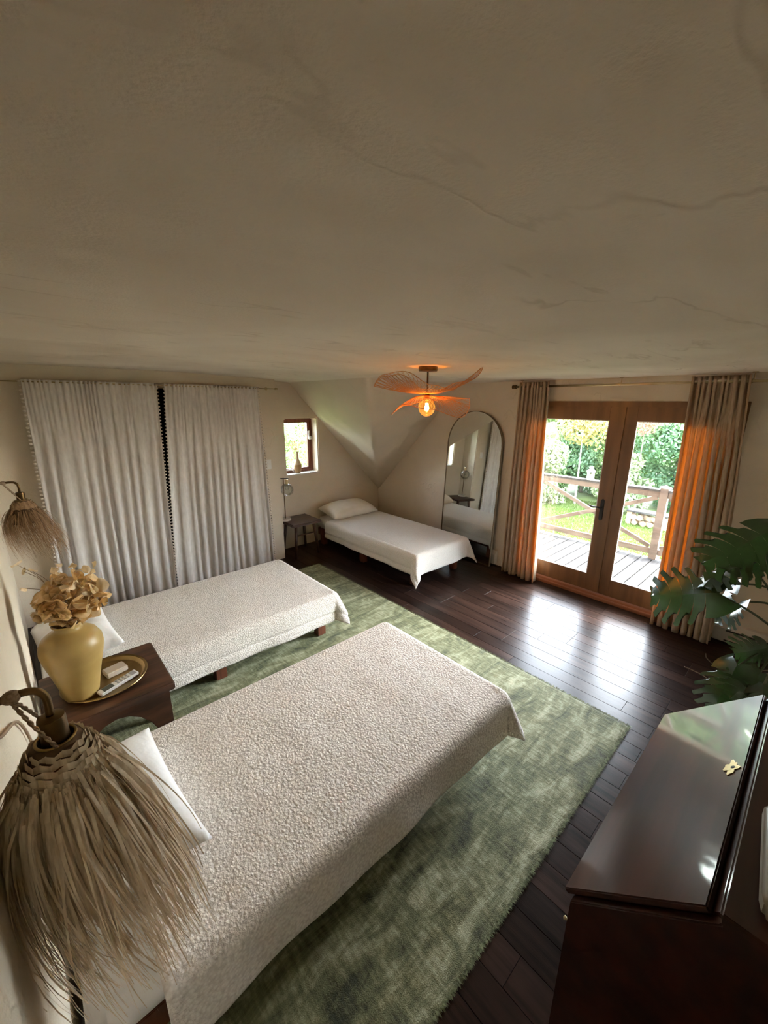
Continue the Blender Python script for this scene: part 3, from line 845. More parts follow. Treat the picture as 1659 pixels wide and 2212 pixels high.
def drape(name, label, loc, rz, Lb, Wb, top, u0, drop, foot, mat, group, seed, seam=0.0, r=.05, step=.018, flare=.30, wave=.010, base_u=0.0, dropR=None, ucut=None):
    """a fleece blanket lying on the bed, hanging over both sides and the foot."""
    rg = random.Random(seed)
    h = Wb / 2 + .008
    dropR = drop if dropR is None else dropR
    nu = int((Lb + foot - u0) / step); nv = int((2 * h + drop + dropR) / step)
    ph = [rg.uniform(0, 6.28) for _ in range(6)]
    P = []
    tot = h * 2
    for i in range(nu + 1):
        row = []
        u = u0 + (Lb + foot - u0) * i / nu
        for j in range(nv + 1):
            v = -h - drop + (tot + drop + dropR) * j / nv
            uu = u; vv = v
            # slight skew and hem irregularity of the cloth itself
            du = max(0.0, uu - Lb); s_ = 1 if vv > 0 else -1
            dv = max(0.0, abs(vv) - h)
            dd = drop if s_ < 0 else dropR
            d = math.hypot(du, dv)
            bx = min(uu, Lb); by = max(-h, min(h, vv))
            arc = PI * r / 2
            if d < arc:
                out = r * math.sin(d / r); dn = r * (1 - math.cos(d / r))
            else:
                out = r + .05 * (d - arc); dn = r + (d - arc) * .998
            z = -dn
            if d > 0:
                th = math.atan2(dv, du)
                fl_ = math.sin(2 * th) if (du > 0 and dv > 0) else 0.0
                k = max(0.0, d - .06)
                out += flare * k * max(0, fl_) ** 1.3
                w_ = k / max(dd, .1)
                if du <= 0:
                    out += wave * w_ * (math.sin(bx * 7.3 + ph[0] + s_) + .6 * math.sin(bx * 15.1 + ph[1]))
                elif dv <= 0:
                    out += wave * w_ * (math.sin(by * 9.0 + ph[2]) + .6 * math.sin(by * 19.0 + ph[3]))
                if seam and abs(dv - (dd - seam)) < .022 and du < .25:
                    out -= .016 * (1 - abs(dv - (dd - seam)) / .022)
                nx_ = math.cos(th); ny_ = math.sin(th) * s_
                x = bx + nx_ * out - (r if False else 0); y = by + ny_ * out
            else:
                x, y = uu, vv
                z += .006 * pn(uu * 2.3, vv * 2.3, seed) + .0035 * pn(uu * 7, vv * 7, seed + 3)
                # soft cushion rounding toward the edges
                z -= .010 * (1 - min(1, (h - abs(vv)) / .12)) ** 2
            z += .0018 * pn(uu * 24, vv * 24, seed + 5)
            row.append((x, y, z + .004))
        P.append(row)
    mb = MB().grid(P)
    o = mb.build(name, mat, None, smooth=True, fix=False)
    o.location = (loc[0], loc[1], top); o.rotation_euler = (0, 0, rz)
    so = o.modifiers.new('thickness', 'SOLIDIFY'); so.thickness = .012; so.offset = 1.0
    # face normals must point up so the thickness grows outward
    me = o.data
    if me.polygons[0].normal.z < 0: me.flip_normals()
    zs = [v.co.z for v in me.vertices]
    tag(o, label, 'blanket', group)
    return o

BT = .405
BG = 'fleece blankets on the beds'
rz_f = .012   # rug height under the front beds
make_bed('bed', 'single bed nearest the camera beneath the near raffia lamp', (-.135, 1.475), 0, 1.93, .95, rz_f, BT)
make_bed('bed', 'single bed in front of the curtained closet', (-.135, 3.13), 0, 1.93, .95, rz_f, BT)
make_bed('bed', 'single bed in the alcove beside the arched mirror', (3.44, 4.80), -PI / 2, 2.0, .84, 0, BT)
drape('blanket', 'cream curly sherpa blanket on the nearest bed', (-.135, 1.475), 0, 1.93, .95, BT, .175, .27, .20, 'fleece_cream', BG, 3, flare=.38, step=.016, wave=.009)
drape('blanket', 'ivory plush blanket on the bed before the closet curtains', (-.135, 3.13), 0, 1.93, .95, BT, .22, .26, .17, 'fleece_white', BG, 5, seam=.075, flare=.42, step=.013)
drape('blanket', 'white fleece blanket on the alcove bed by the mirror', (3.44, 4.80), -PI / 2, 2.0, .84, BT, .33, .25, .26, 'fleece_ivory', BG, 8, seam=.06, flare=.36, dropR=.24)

def pillow(name, label, loc, rot, a, b, hgt, mat, seed, group='bed pillows'):
    n_ = 34
    top, bot = [], []
    P = []
    for side in (1, -1):
        G = []
        for i in range(n_ + 1):
            rr = []
            for j in range(n_ + 1):
                u = -1 + 2 * i / n_; v = -1 + 2 * j / n_
                pu = max(0, 1 - abs(u) ** 2.6); pv = max(0, 1 - abs(v) ** 2.6)
                hh = hgt * (pu * pv) ** .45
                pin = 1 - .07 * (abs(u) ** 2) * (1 - abs(v) ** 2) * 0 
                x = a * u * (1 - .07 * (1 - v * v) * abs(u) ** 3 * 1.0)
                y = b * v * (1 - .10 * (1 - u * u) * abs(v) ** 3 * 1.0)
                e = max(abs(u), abs(v))
                wr_ = .010 * pn(u * 3.2 + seed, v * 3.2, side) * (e ** 2) + .012 * pn(u * 1.6, v * 1.6 + seed, side * 2)
                wr_ += .006 * math.sin(9 * math.atan2(v, u) + seed) * e ** 4 * (1 - e ** 8)
                z = side * hh * (1.0 if side > 0 else .55) + wr_ * (pu * pv) ** .3
                rr.append((x, y, z))
            G.append(rr)
        P.append(G)
    mb = MB().grid(P[0])
    mb.grid([r[::-1] for r in P[1]])
    o = mb.build(name, mat, None, smooth=True, weld=True)
    o.location = loc; o.rotation_euler = rot
    tag(o, label, 'pillow', group)
    return o
pillow('pillow', 'white cotton pillow half hidden by the near raffia lamp', (.05, 1.555, BT + .075), (.0, -.06, .06), .205, .36, .10, 'pillow', 2)
pillow('pillow', 'white cotton pillow behind the ochre vase', (.065, 3.115, BT + .085), (.0, -.16, .05), .21, .36, .115, 'pillow', 5)
pillow('pillow', 'plump cream pillow at the head of the alcove bed', (3.43, 4.56, BT + .085), (.14, 0, -.03), .385, .22, .125, 'pillow_cream', 9)

# ================================================================== BEDSIDE TABLE AND WHAT STANDS ON IT
TZ = .535
tb = empty('bedside_table', (.135, 2.385, rz_f)); tag(tb, 'low dark walnut table between the two front beds', 'table')
def tpart(mb, nm, mat='walnut', par=tb, **k):
    q = mb.build(nm, mat, par, **k); return q
tpart(MB().box(-.275, .275, -.255, .255, TZ - .045 - rz_f, TZ - rz_f), 'table_top', bevel=.006, seg=3)
def arch_leg(yc):
    # bent-wood arch: two feet joined by a half round opening
    hgt = TZ - .045 - rz_f
    out = [(-.25, 0), (-.25, hgt), (.25, hgt), (.25, 0), (.205, 0)]
    for k in range(13):
        a = PI * k / 12
        out.append((.205 * math.cos(a), .06 + (hgt - .115) * math.sin(a)))
    out.append((-.205, 0))
    return MB().prism(out, yc - .02, yc + .02, 'y')
for yc in (-.205, .205):
    tpart(arch_leg(yc), 'arched_leg', bevel=.004)
tr = empty('tray', (.138, 2.405, TZ)); tag(tr, 'round shallow brass tray under the ochre vase', 'tray')
MB().lathe([(0, .001), (.165, .001), (.172, .003), (.186, .016), (.198, .018), (.200, .015), (.19, .011), (.176, 0), (0, 0)], n=64, cap=False).build('dish', 'brass', tr, smooth=True, sharp=.5)
vz = TZ + .0015
va = empty('vase', (.028, 2.345, vz)); tag(va, 'ochre yellow ceramic vase with broad shoulders on brass tray', 'vase')
prof = [(0, .004), (.066, .0), (.072, .004), (.076, .015), (.086, .07), (.104, .15), (.124, .23), (.132, .275), (.130, .31), (.112, .345), (.084, .367), (.062, .377), (.054, .388), (.057, .402), (.064, .41), (.060, .414), (.050, .408), (.046, .39), (.052, .375)]
prof2 = [(p[0], p[1]) for p in prof]
MB().lathe(prof2, n=56, cap=False).build('body', 'ochre', va, smooth=True)
# dried hydrangea
fw_ = empty('dried_hydrangea', (.028, 2.345, vz + .30)); tag(fw_, 'bunch of dried golden hydrangea petals in the ochre vase', 'flowers')
hc = Vector((.028, .0, .228))
for k in range(9):
    a = random.uniform(0, 6.28); rr = random.uniform(.03, .12)
    e = hc + Vector((rr * math.cos(a), rr * math.sin(a), random.uniform(-.03, .09)))
    MB().tube(cr([(random.uniform(-.03, .03), random.uniform(-.03, .03), .0), (random.uniform(-.03, .03), random.uniform(-.03, .03), .10), tuple(e)], 5), .0022, 5).build('stem', 'stem', fw_, smooth=True)
def petal_mesh(kind):
    n_ = 7
    P = []
    for i in range(n_ + 1):
        t = i / n_
        w = math.sin(PI * min(1, t * .96 + .02)) ** .75 * (.62 + .25 * (kind % 2))
        r = []
        for j in range(5):
            v = (j - 2) / 2
            x = t - .5
            z = .18 * (v * v) * (1 if kind < 2 else -1) + .22 * (t - .5) ** 2 * (1 if kind in (0, 3) else -.8) + .05 * math.sin(5 * t + kind) * v
            r.append((x, v * w * .5, z))
        P.append(r)
    return MB().grid(P).mesh('petal', smooth=True, fix=False)
pms = [petal_mesh(k) for k in range(4)]
for k in range(4): pms[k].materials.append(M['petal'])
pps = [petal_mesh(k) for k in range(4)]
for k in range(4): pps[k].materials.append(M['petal_pale'])
def add_petal(p, s, pale=False, nrm=None):
    me = (pps if pale else pms)[random.randrange(4)]
    o = link('petal', me, None, fw_)
    o.location = p; o.scale = (s, s, s)
    if nrm is None: nrm = Vector((random.gauss(0, 1), random.gauss(0, 1), random.gauss(0, 1)))
    q = nrm.normalized().to_track_quat('Z', 'Y')
    o.rotation_mode = 'QUATERNION'
    from mathutils import Quaternion
    o.rotation_quaternion = q @ Quaternion((0, 0, 1), random.uniform(0, 6.28))
for k in range(240):
    d = Vector((random.gauss(0, 1), random.gauss(0, 1), random.gauss(0, 1))).normalized()
    r = random.uniform(.6, 1.0)
    p = hc + Vector((d.x * .148, d.y * .14, d.z * .118)) * r
    if p.z < .118: p.z = .118 + random.uniform(0, .03)
    nn = d * .8 + Vector((random.gauss(0, .55), random.gauss(0, .55), random.gauss(0, .55)))
    add_petal(p, random.uniform(.052, .080), random.random() < .3, nn)
for k in range(10):   # a few on long stems, straying to the wall side and the top
    a = random.uniform(0, 6.28)
    add_petal(hc + Vector((random.uniform(-.05, .12), random.uniform(-.06, .06), random.uniform(.12, .17))), random.uniform(.03, .045), True)
for p in [(-.135, .33, .35), (-.125, .38, .30), (-.13, .30, .23), (-.085, .33, .30)]:
    add_petal(Vector(p), .05, True)
    MB().tube(cr([tuple(hc + Vector((-.06, .05, -.04))), tuple((hc + Vector(p)) / 2 + Vector((0, .03, .0))), p], 6), .0013, 5).build('stem', 'stem', fw_, smooth=True)
# remote control
rc = empty('remote_control', (.182, 2.305, TZ + .004), .40); tag(rc, 'white remote control with grey screen on the brass tray', 'remote control')
rc.rotation_euler = (.10, 0, .40)
MB().box(-.100, .100, -.022, .022, 0, .018).build('case', 'whiteplastic', rc, bevel=.004, seg=2)
MB().box(-.082, -.030, -.016, .016, .0175, .0187).build('screen', 'lcd', rc)
bt = MB().box(-.005, .005, -.007, .007, 0, .002).mesh('button', bevel=.001, seg=1)
for i in range(4):
    for j in range(2):
        o = link('button', bt, 'greyprint', rc); o.location = (-.008 + i * .018, -.009 + j * .018, .0175)
MB().box(.062, .090, -.016, .016, .0175, .0182).build('cover_mark', 'greyprint', rc)
bx_ = MB().box(-.052, .052, -.036, .036, 0, .030).build('soap_box', 'soapbox', None, bevel=.004)
bx_.location = (.188, 2.435, TZ + .0015); bx_.rotation_euler = (0, 0, .22)
tag(bx_, 'small plain cream box on the brass tray', 'box')

# ================================================================== RAFFIA WALL LAMPS
def strand_set(n, r0, length, spread, seed, w0, zj=.03, bias=(0, 0), stray=.12):
    rg = random.Random(seed)
    mb = MB()
    for k in range(n):
        a = rg.uniform(0, 2 * PI)
        ln_ = length * rg.uniform(.60, 1.0)
        if rg.random() < stray: ln_ *= rg.uniform(1.02, 1.12)
        sp = spread * rg.uniform(.25, 1.0)
        if rg.random() < .12: sp *= 1.35
        z0 = -rg.uniform(0, zj)
        rr = r0 + rg.uniform(-.003, .012) + zj * .35 * (-z0 / max(zj, 1e-3))
        da = rg.uniform(-.35, .35)
        m_ = 9
        w = w0 * rg.uniform(.55, 1.25)
        curl = rg.uniform(-.25, .25)
        pr = []
        tw0 = rg.uniform(-.9, .9)
        for i in range(m_ + 1):
            t = i / m_
            rad = rr + sp * (t ** .75) * (1 - .35 * t * t)
            aa = a + da * t + curl * t * t
            x = rad * math.cos(aa) + bias[0] * t * t; y = rad * math.sin(aa) + bias[1] * t * t
            z = z0 - ln_ * (t ** 1.12) + .02 * math.sin(3 * t + k) * t
            tn = Vector((-math.sin(aa), math.cos(aa), 0))
            rn = Vector((math.cos(aa), math.sin(aa), .35))
            s_ = (tn * math.cos(tw0 + t * .8) + rn.normalized() * math.sin(tw0 + t * .8))
            ww = w * (1 - .72 * t) * (.7 + .3 * math.sin(PI * min(1, t * 3)))
            c = Vector((x, y, z))
            pr.append((c - s_ * ww, c + s_ * ww))
        mb.grid([[a_, c_] for a_, c_ in pr])
    return mb

def sconce(name, label, sx, sy, sz, wallx, n, ln_, sp, seed, mat, w0, cordpath, bias, fine=True):
    t = empty(name, (wallx, sy, sz + .075)); tag(t, label, 'wall lamp', 'raffia wall lamps')
    dx = sx - wallx
    def put(mb, nm, m_, **k):
        return mb.build(nm, m_, t, **k)
    # backplate on the wall, arm, elbow
    q = MB(); q.lathe([(0, 0), (.045, 0), (.047, .004), (.045, .012), (0, .014)], n=28, cap=False)
    o = put(q, 'backplate', 'darkbrass', smooth=True, sharp=.5); o.rotation_euler = (0, PI / 2, 0)
    arm = cr([(.012, 0, .0), (dx * .5, 0, .004), (dx - .035, 0, .006), (dx - .012, 0, .0), (dx, 0, -.02), (dx, 0, -.060)], 7)
    put(MB().tube(arm, .0068, 12), 'arm', 'darkbrass', smooth=True)
    put(MB().tube([(dx * .28, 0, .002), (dx * .42, 0, .003)], .0095, 12), 'arm_sleeve', 'darkbrass', smooth=True, sharp=.6)
    # socket cup
    sk = put(MB().lathe([(.0, .018), (.012, .018), (.0215, .014), (.0225, .008), (.0225, -.04), (.019, -.044), (0, -.044)], c=(dx, 0, -.078), n=28, cap=False), 'socket', 'darkbrass', smooth=True, sharp=.5)
    # ring holding the shade
    rg_ = MB()
    ring = [(dx + .0315 * math.cos(a), .0315 * math.sin(a), -.112) for a in [2 * PI * k / 28 for k in range(29)]]
    rg_.tube(ring, .0028, 6, cap=False)
    put(rg_, 'shade_ring', 'brass', smooth=True)
    # woven collar: small plaited tiles wrapped round a cone
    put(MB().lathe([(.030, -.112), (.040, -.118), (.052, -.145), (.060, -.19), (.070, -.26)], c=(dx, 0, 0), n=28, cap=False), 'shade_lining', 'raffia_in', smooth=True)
    wv = MB()
    rows = 7 if fine else 4
    for r_ in range(rows):
        cnt = 22
        z = -.118 - r_ * .0105
        rad = .044 + .0135 * min(1, r_ / 2.5) + r_ * .0018
        for k in range(cnt):
            a0 = 2 * PI * (k + .5 * (r_ % 2)) / cnt
            a1 = a0 + 2 * PI / cnt * 1.12
            tilt = .004 * (1 if (k + r_) % 2 else -1)
            pts = []
            for (aa, zz, ro) in ((a0, z + tilt, 0), (a1, z - tilt, 0), (a1, z - .0145 - tilt, .0015), (a0, z - .0145 + tilt, .0015)):
                pts.append((dx + (rad + ro + (.0018 if (k + r_) % 2 else 0)) * math.cos(aa), (rad + ro + (.0018 if (k + r_) % 2 else 0)) * math.sin(aa), zz))
            wv.add(pts, [(0, 1, 2, 3)])
    put(wv, 'woven_collar', mat, fix=False)
    st = put(strand_set(n, .060, ln_, sp, seed, w0, zj=.06, bias=bias), 'raffia_fringe', mat, fix=False); st.location = (dx, 0, -.158)
    S(st, 'stuff')
    # jute twine knotted round the arm, running to both sides of the ring
    tw = MB()
    kx = dx * .62
    tw.sphere((kx, 0, .004), .013, 12, 8, (1.15, 1, 1))
    for s_ in (-1, 1):
        path = cr([(kx, s_ * .006, -.004), (kx + (dx - kx) * .45, s_ * .022, -.055), (dx - .012 * 0, s_ * .032, -.112)], 16)
        for ph in (0, PI):
            tw.tube([Vector(p) + Vector((.0022 * math.cos(ph + i * .9), .0022 * math.sin(ph + i * .9), 0)) for i, p in enumerate(path)], .0021, 5)
    put(tw, 'twine', 'twine', smooth=True)
    if cordpath:
        o = put(MB().tube([Vector(p) - Vector((wallx, sy, sz + .075)) for p in cr(cordpath, 10)], .0045, 7), 'power_cord', 'twine', smooth=True)
    return t

sconce('raffia_wall_lamp', 'large raffia fringed wall lamp over the nearest pillow', -.043, .90, 1.405, -.16, 900, .61, .122, 3, 'raffia', .0042,
       [(-.153, .90, 1.44), (-.150, 1.15, 1.25), (-.150, 1.55, 1.02), (-.150, 1.76, .78), (-.152, 1.80, .62), (-.152, 1.81, .50)], (.06, .02))
sconce('raffia_wall_lamp', 'far brown raffia wall lamp by the closet curtain edge', -.043, 3.40, 1.425, -.22, 620, .31, .115, 9, 'raffia_far', .0022,
       [(-.212, 3.40, 1.46), (-.210, 3.46, 1.2), (-.212, 3.50, .9), (-.212, 3.52, .52)], (.05, 0), fine=False)

# ================================================================== PENDANT LAMP
PX, PY = 2.292, 2.063
CZ = cz(PX, PY)
pl = empty('pendant_lamp', (PX, PY, CZ)); tag(pl, 'rattan pendant lamp with two wavy discs and a glowing globe bulb', 'ceiling lamp')
MB().lathe([(0, 0.004), (.066, .004), (.068, -.004), (.068, -.026), (.064, -.032), (.012, -.034), (0, -.034)], n=36, cap=False).build('canopy', 'darkbrass', pl, smooth=True, sharp=.5)
MB().tube([(0, 0, -.03), (0, 0, -.215)], .0062, 12).build('stem', 'darkbrass', pl, smooth=True)
MB().lathe([(0, -.19), (.016, -.19), (.019, -.195), (.019, -.235), (.0, -.238)], n=20, cap=False).build('socket', 'darkbrass', pl, smooth=True, sharp=.5)
er = Vector((math.sin(YAW), -math.cos(YAW), 0)); ed = Vector((math.cos(YAW), math.sin(YAW), 0))
def wing(hfun, rfun, nr, r_in, dl, zc, steps=9):
    mb = MB()
    def pt(a, f):
        R_ = rfun(a)
        r = r_in + (R_ - r_in) * f
        p = er * (r * math.cos(a)) + ed * (r * math.sin(a))
        return Vector((p.x, p.y, zc + hfun(a, f)))
    for k in range(nr):
        for s_ in (-1, 1):
            a0 = 2 * PI * k / nr
            path = [pt(a0 + s_ * dl * (1 - (1 - i / steps) ** 1.6), i / steps) for i in range(steps + 1)]
            mb.tube(path, .0013, 4, cap=False)
    rim = [pt(2 * PI * k / 120, 1.0) for k in range(121)]
    rim2 = MB().tube(rim, .0026, 5, cap=False).tube([pt(2 * PI * k / 80, 0.0) for k in range(81)], .0022, 5, cap=False)
    return mb, rim2
def ring(tab):
    ks = sorted(tab)
    def fn(a):
        d = math.degrees(a) % 360
        for q in range(len(ks)):
            lo, hi = ks[q], ks[(q + 1) % len(ks)] + (360 if q == len(ks) - 1 else 0)
            dd = d if d >= ks[0] else d + 360
            if lo <= dd <= hi:
                t = (1 - math.cos(PI * (dd - lo) / (hi - lo))) / 2
                return tab[ks[q]] * (1 - t) + tab[ks[(q + 1) % len(ks)]] * t
        return tab[ks[0]]
    return fn
_hu = ring({0: .185, 35: .09, 65: .035, 90: .04, 125: .15, 150: .13, 180: .05, 210: .12, 235: .135, 270: .05, 300: .02, 330: .09})
_ru = ring({0: .39, 60: .28, 100: .29, 140: .36, 180: .39, 220: .36, 260: .29, 310: .28})
_hl = ring({0: -.015, 45: -.02, 90: -.04, 135: -.07, 180: -.135, 220: -.06, 270: -.09, 315: -.145, 345: -.08})
_rl = ring({0: .31, 50: .22, 90: .21, 140: .22, 180: .26, 220: .23, 270: .24, 320: .31})
def h_up(a, f): return .008 + _hu(a) * f ** 1.6
def r_up(a): return _ru(a)
def h_lo(a, f): return -.008 + _hl(a) * f ** 1.6
def r_lo(a): return _rl(a)
zc = -.195
m1, m1r = wing(h_up, r_up, 70, .055, .42, zc)
o = m1.build('upper_rattan_disc', 'rattan', pl, smooth=True, fix=False); m1r.build('rim', 'rattan', o, smooth=True, fix=False)
m2, m2r = wing(h_lo, r_lo, 64, .055, .42, zc)
o = m2.build('lower_rattan_disc', 'rattan', pl, smooth=True, fix=False); m2r.build('rim', 'rattan', o, smooth=True, fix=False)
bz = -.288
MB().lathe([(.0, -.062), (.02, -.059), (.04, -.047), (.055, -.028), (.0625, 0), (.058, .025), (.045, .046), (.03, .06), (.017, .068), (.0155, .075)], c=(0, 0, bz), n=32, cap=False).build('bulb', 'amber', pl, smooth=True)
fm = MB()
for k in range(6):
    a = k * PI / 3
    fm.tube([(.007 * math.cos(a), .007 * math.sin(a), bz + .035), (.012 * math.cos(a), .012 * math.sin(a), bz - .012)], .0035, 6)
fm.build('filament', 'filament', pl, smooth=True)
ld = bpy.data.lights.new('bulb_light', 'POINT'); ld.energy = 1.1; ld.color = (1.0, .52, .20); ld.shadow_soft_size = .02
lo_ = bpy.data.objects.new('bulb_light', ld); COL.objects.link(lo_); lo_.parent = pl; lo_.location = (0, 0, bz + .005)

# ================================================================== CURTAINS
def curtain(name, label, A, B, A2, B2, z0, z1, folds, amp0, amp1, mat, group, seed, nrm, broad=None, per=9, nz_=52, relax=1.0, tuck=.6):
    """A,B top corner xy ; A2,B2 bottom corner xy ; a gathered heading relaxing into broader folds."""
    rg = random.Random(seed)
    t = empty(name, (A[0], A[1], z1)); tag(t, label, 'curtain', group)
    broad = broad or folds
    nu = folds * per
    def warp(k, amt):
        ws = [rg.uniform(1 - amt, 1 + amt) for _ in range(k)]
        tot = sum(ws); c = [0]
        for w in ws: c.append(c[-1] + w / tot)
        return c, [rg.uniform(.45, 1.25) for _ in range(k)]
    c1, a1 = warp(folds, .4); c2, a2 = warp(broad, .45)
    def prof(u, c, a):
        for i in range(len(c) - 1):
            if u <= c[i + 1] + 1e-9:
                l_ = (u - c[i]) / (c[i + 1] - c[i])
                am = a[i] * (1 - sstep(.6, 1, l_)) + a[min(i + 1, len(a) - 1)] * sstep(.6, 1, l_)
                return am * math.cos(2 * PI * l_), am * math.sin(4 * PI * l_)
        return 0, 0
    dxy = Vector((B[0] - A[0], B[1] - A[1])).normalized()
    P = []
    for iz in range(nz_ + 1):
        fz = iz / nz_
        z = z0 + (z1 - z0) * fz
        dn = 1 - fz
        g = 1 - sstep(.02, .34 * relax, dn)
        row = []
        for k in range(nu + 1):
            u = k / nu
            uu = min(1, max(0, u + .012 * math.sin(3.1 * dn + u * 9 + seed) * dn * 4 * u * (1 - u)))
            o1, l1 = prof(uu, c1, a1); o2, l2 = prof(uu, c2, a2)
            amb = amp1 * (.35 + .65 * sstep(0, .7, dn))
            off = amp0 * g * o1 + amb * (1 - .75 * g) * o2 * (1 + .3 * pn(u * 6, fz * 2, seed))
            off += .012 * pn(u * 7, fz * 2.5, seed + 2) * dn
            lat = (.35 * amp0 * g * l1 + .35 * amb * (1 - g) * l2) * tuck
            x0 = A[0] + (B[0] - A[0]) * u; y0 = A[1] + (B[1] - A[1]) * u
            xb = A2[0] + (B2[0] - A2[0]) * u; yb_ = A2[1] + (B2[1] - A2[1]) * u
            s_ = fz ** 1.3
            x = xb + (x0 - xb) * s_ + nrm[0] * off + dxy.x * lat
            y = yb_ + (y0 - yb_) * s_ + nrm[1] * off + dxy.y * lat
            zz = z + (.006 * pn(u * 9, 0, seed) if iz == 0 else 0)
            row.append((x - A[0], y - A[1], zz - z1))
        P.append(row)
    o = MB().grid(P).build('panel', mat, t, smooth=True, fix=False)
    sm = o.modifiers.new('thickness', 'SOLIDIFY'); sm.thickness = .0018; sm.offset = 0
    return t, P

CG = 'closet curtains'
t1, P1 = curtain('closet_curtain', 'white closet curtain with pompom edging, left of the gap', (.105, 4.495), (1.092, 4.495), (.075, 4.49), (1.025, 4.49), .03, 2.168, 26, .009, .024, 'linen_white', CG, 4, (0, -1), broad=11)
t2, P2 = curtain('closet_curtain', 'white closet curtain with pompom edging, right of the gap beside the light switch', (1.160, 4.495), (2.118, 4.495), (1.030, 4.485), (2.175, 4.49), .03, 2.168, 25, .009, .022, 'linen_white', CG, 6, (0, -1), broad=12)
def trim(t, P, col, out, cnt=64, reach=.013, rad=.0112):
    mb = MB()
    nz_ = len(P) - 1
    for k in range(cnt):
        f = (k + .5) / cnt * nz_
        i = min(int(f), nz_ - 1); g_ = f - i
        p = Vector(P[i][col]) * (1 - g_) + Vector(P[i + 1][col]) * g_
        p = p + Vector((out * reach, -.004, 0))
        mb.sphere(p, rad, 7, 5, (1.15, 1, .9))
        mb.tube([p - Vector((out * reach * 1.05, 0, 0)), p], .002, 4)
    o = mb.build('pompom_trim', 'pompom', t, smooth=True, fix=False); S(o, 'stuff')
trim(t1, P1, 0, -1); trim(t1, P1, -1, 1, 64, .004, .0085); trim(t2, P2, 0, -1, 61, .004, .0085); trim(t2, P2, -1, 1)
cr1 = empty('curtain_rod', (1.05, 4.50, 2.150)); tag(cr1, 'thin brass rod across the closet curtains', 'curtain rod')
MB().tube([(-1.26, 0, 0), (1.30, 0, 0)], .0055, 10).build('rod', 'rodbrass', cr1, smooth=True)
MB().tube([(1.295, 0, 0), (1.325, 0, 0)], .0105, 12).build('finial', 'rodbrass', cr1, smooth=True, sharp=.6)
MB().tube([(1.22, 0, 0), (1.22, .076, 0)], .005, 8).tube([(1.22, .07, 0), (1.22, .077, 0)], .018, 14).build('bracket', 'rodbrass', cr1, smooth=True, sharp=.6)
MB().tube([(.075, 0, 0), (.075, .076, 0)], .005, 8).build('bracket', 'rodbrass', cr1, smooth=True)

DG = 'door curtains'
curtain('door_curtain', 'oatmeal linen curtain left of the glazed door, glowing orange at its edge', (4.185, 2.405), (4.185, 2.075), (4.175, 2.425), (4.165, 1.985), .012, 2.222, 8, .022, .042, 'linen_door', DG, 12, (-1, 0), broad=7, tuck=.9, per=12)
curtain('door_curtain', 'wide oatmeal linen curtain right of the glazed door behind the monstera', (4.185, .868), (4.185, .500), (4.165, .815), (4.175, .375), .006, 2.222, 9, .024, .048, 'linen_door', DG, 15, (-1, 0), broad=8, tuck=.9, per=12)
cr2 = empty('curtain_rod', (4.185, 1.1, 2.176)); tag(cr2, 'brass curtain rod hung from the ceiling above the glazed door', 'curtain rod')
MB().tube([(0, -1.35, 0), (0, 1.36, 0)], .0125, 14).build('rod', 'rodbrass', cr2, smooth=True)
MB().tube([(0, 1.355, 0), (0, 1.40, 0)], .020, 14).build('finial', 'darkbrass', cr2, smooth=True, sharp=.6)
for yy in (1.412, 2.40, .50):
    MB().tube(cr([(0, yy - 1.1, -.018), (0, yy - 1.1 - .012, .02), (0, yy - 1.1 - .012, cz(4.185, yy) - 2.176)], 5), .0045, 8).tube([(0, yy - 1.1 - .011, 0), (0, yy - 1.1 + .011, 0)], .0165, 14).tube([(0, yy - 1.1 - .012, cz(4.185, yy) - 2.184), (0, yy - 1.1 - .012, cz(4.185, yy) - 2.174)], .018, 12).build('bracket', 'rodbrass', cr2, smooth=True, sharp=.6)

# ================================================================== ARCHED MIRROR
mi = empty('floor_mirror', (4.178, 3.02, .012)); tag(mi, 'tall arched floor mirror leaning beside the alcove bed', 'mirror')
mi.rotation_euler = (0, math.asin(.092 / 1.9), -.055)
hw, hs, tt = .425, 1.485, 1.90
def archp(w, top, z0=0.0, n_=30):
    pts = [(w, z0), (w, hs)]
    for k in range(1, n_):
        a = PI * k / n_
        pts.append((w * math.cos(a), hs + (top - hs) * math.sin(a)))
    return pts + [(-w, hs), (-w, z0)]
MB().prism(archp(hw - .006, tt - .006, .006), -.004, .004, 'x').build('mirror_glass', 'mirror', mi, fix=True)
MB().prism(archp(hw - .004, tt - .004, .004), .0045, .018, 'x').build('backing', 'black', mi, fix=True)
op = archp(hw, tt, 0.0); ip = archp(hw - .0065, tt - .0065, .0065)
nn_ = len(op)
v = []
for xx in (-.012, .02):
    v += [(xx, p[0], p[1]) for p in op] + [(xx, p[0], p[1]) for p in ip]
f = []
for i in range(nn_):
    j = (i + 1) % nn_
    f += [(i, j, nn_ + j, nn_ + i), (2 * nn_ + i, 3 * nn_ + i, 3 * nn_ + j, 2 * nn_ + j), (i, 2 * nn_ + i, 2 * nn_ + j, j), (nn_ + i, nn_ + j, 3 * nn_ + j, 3 * nn_ + i)]
MB().add(v, f).build('frame', 'mirrorframe', mi)

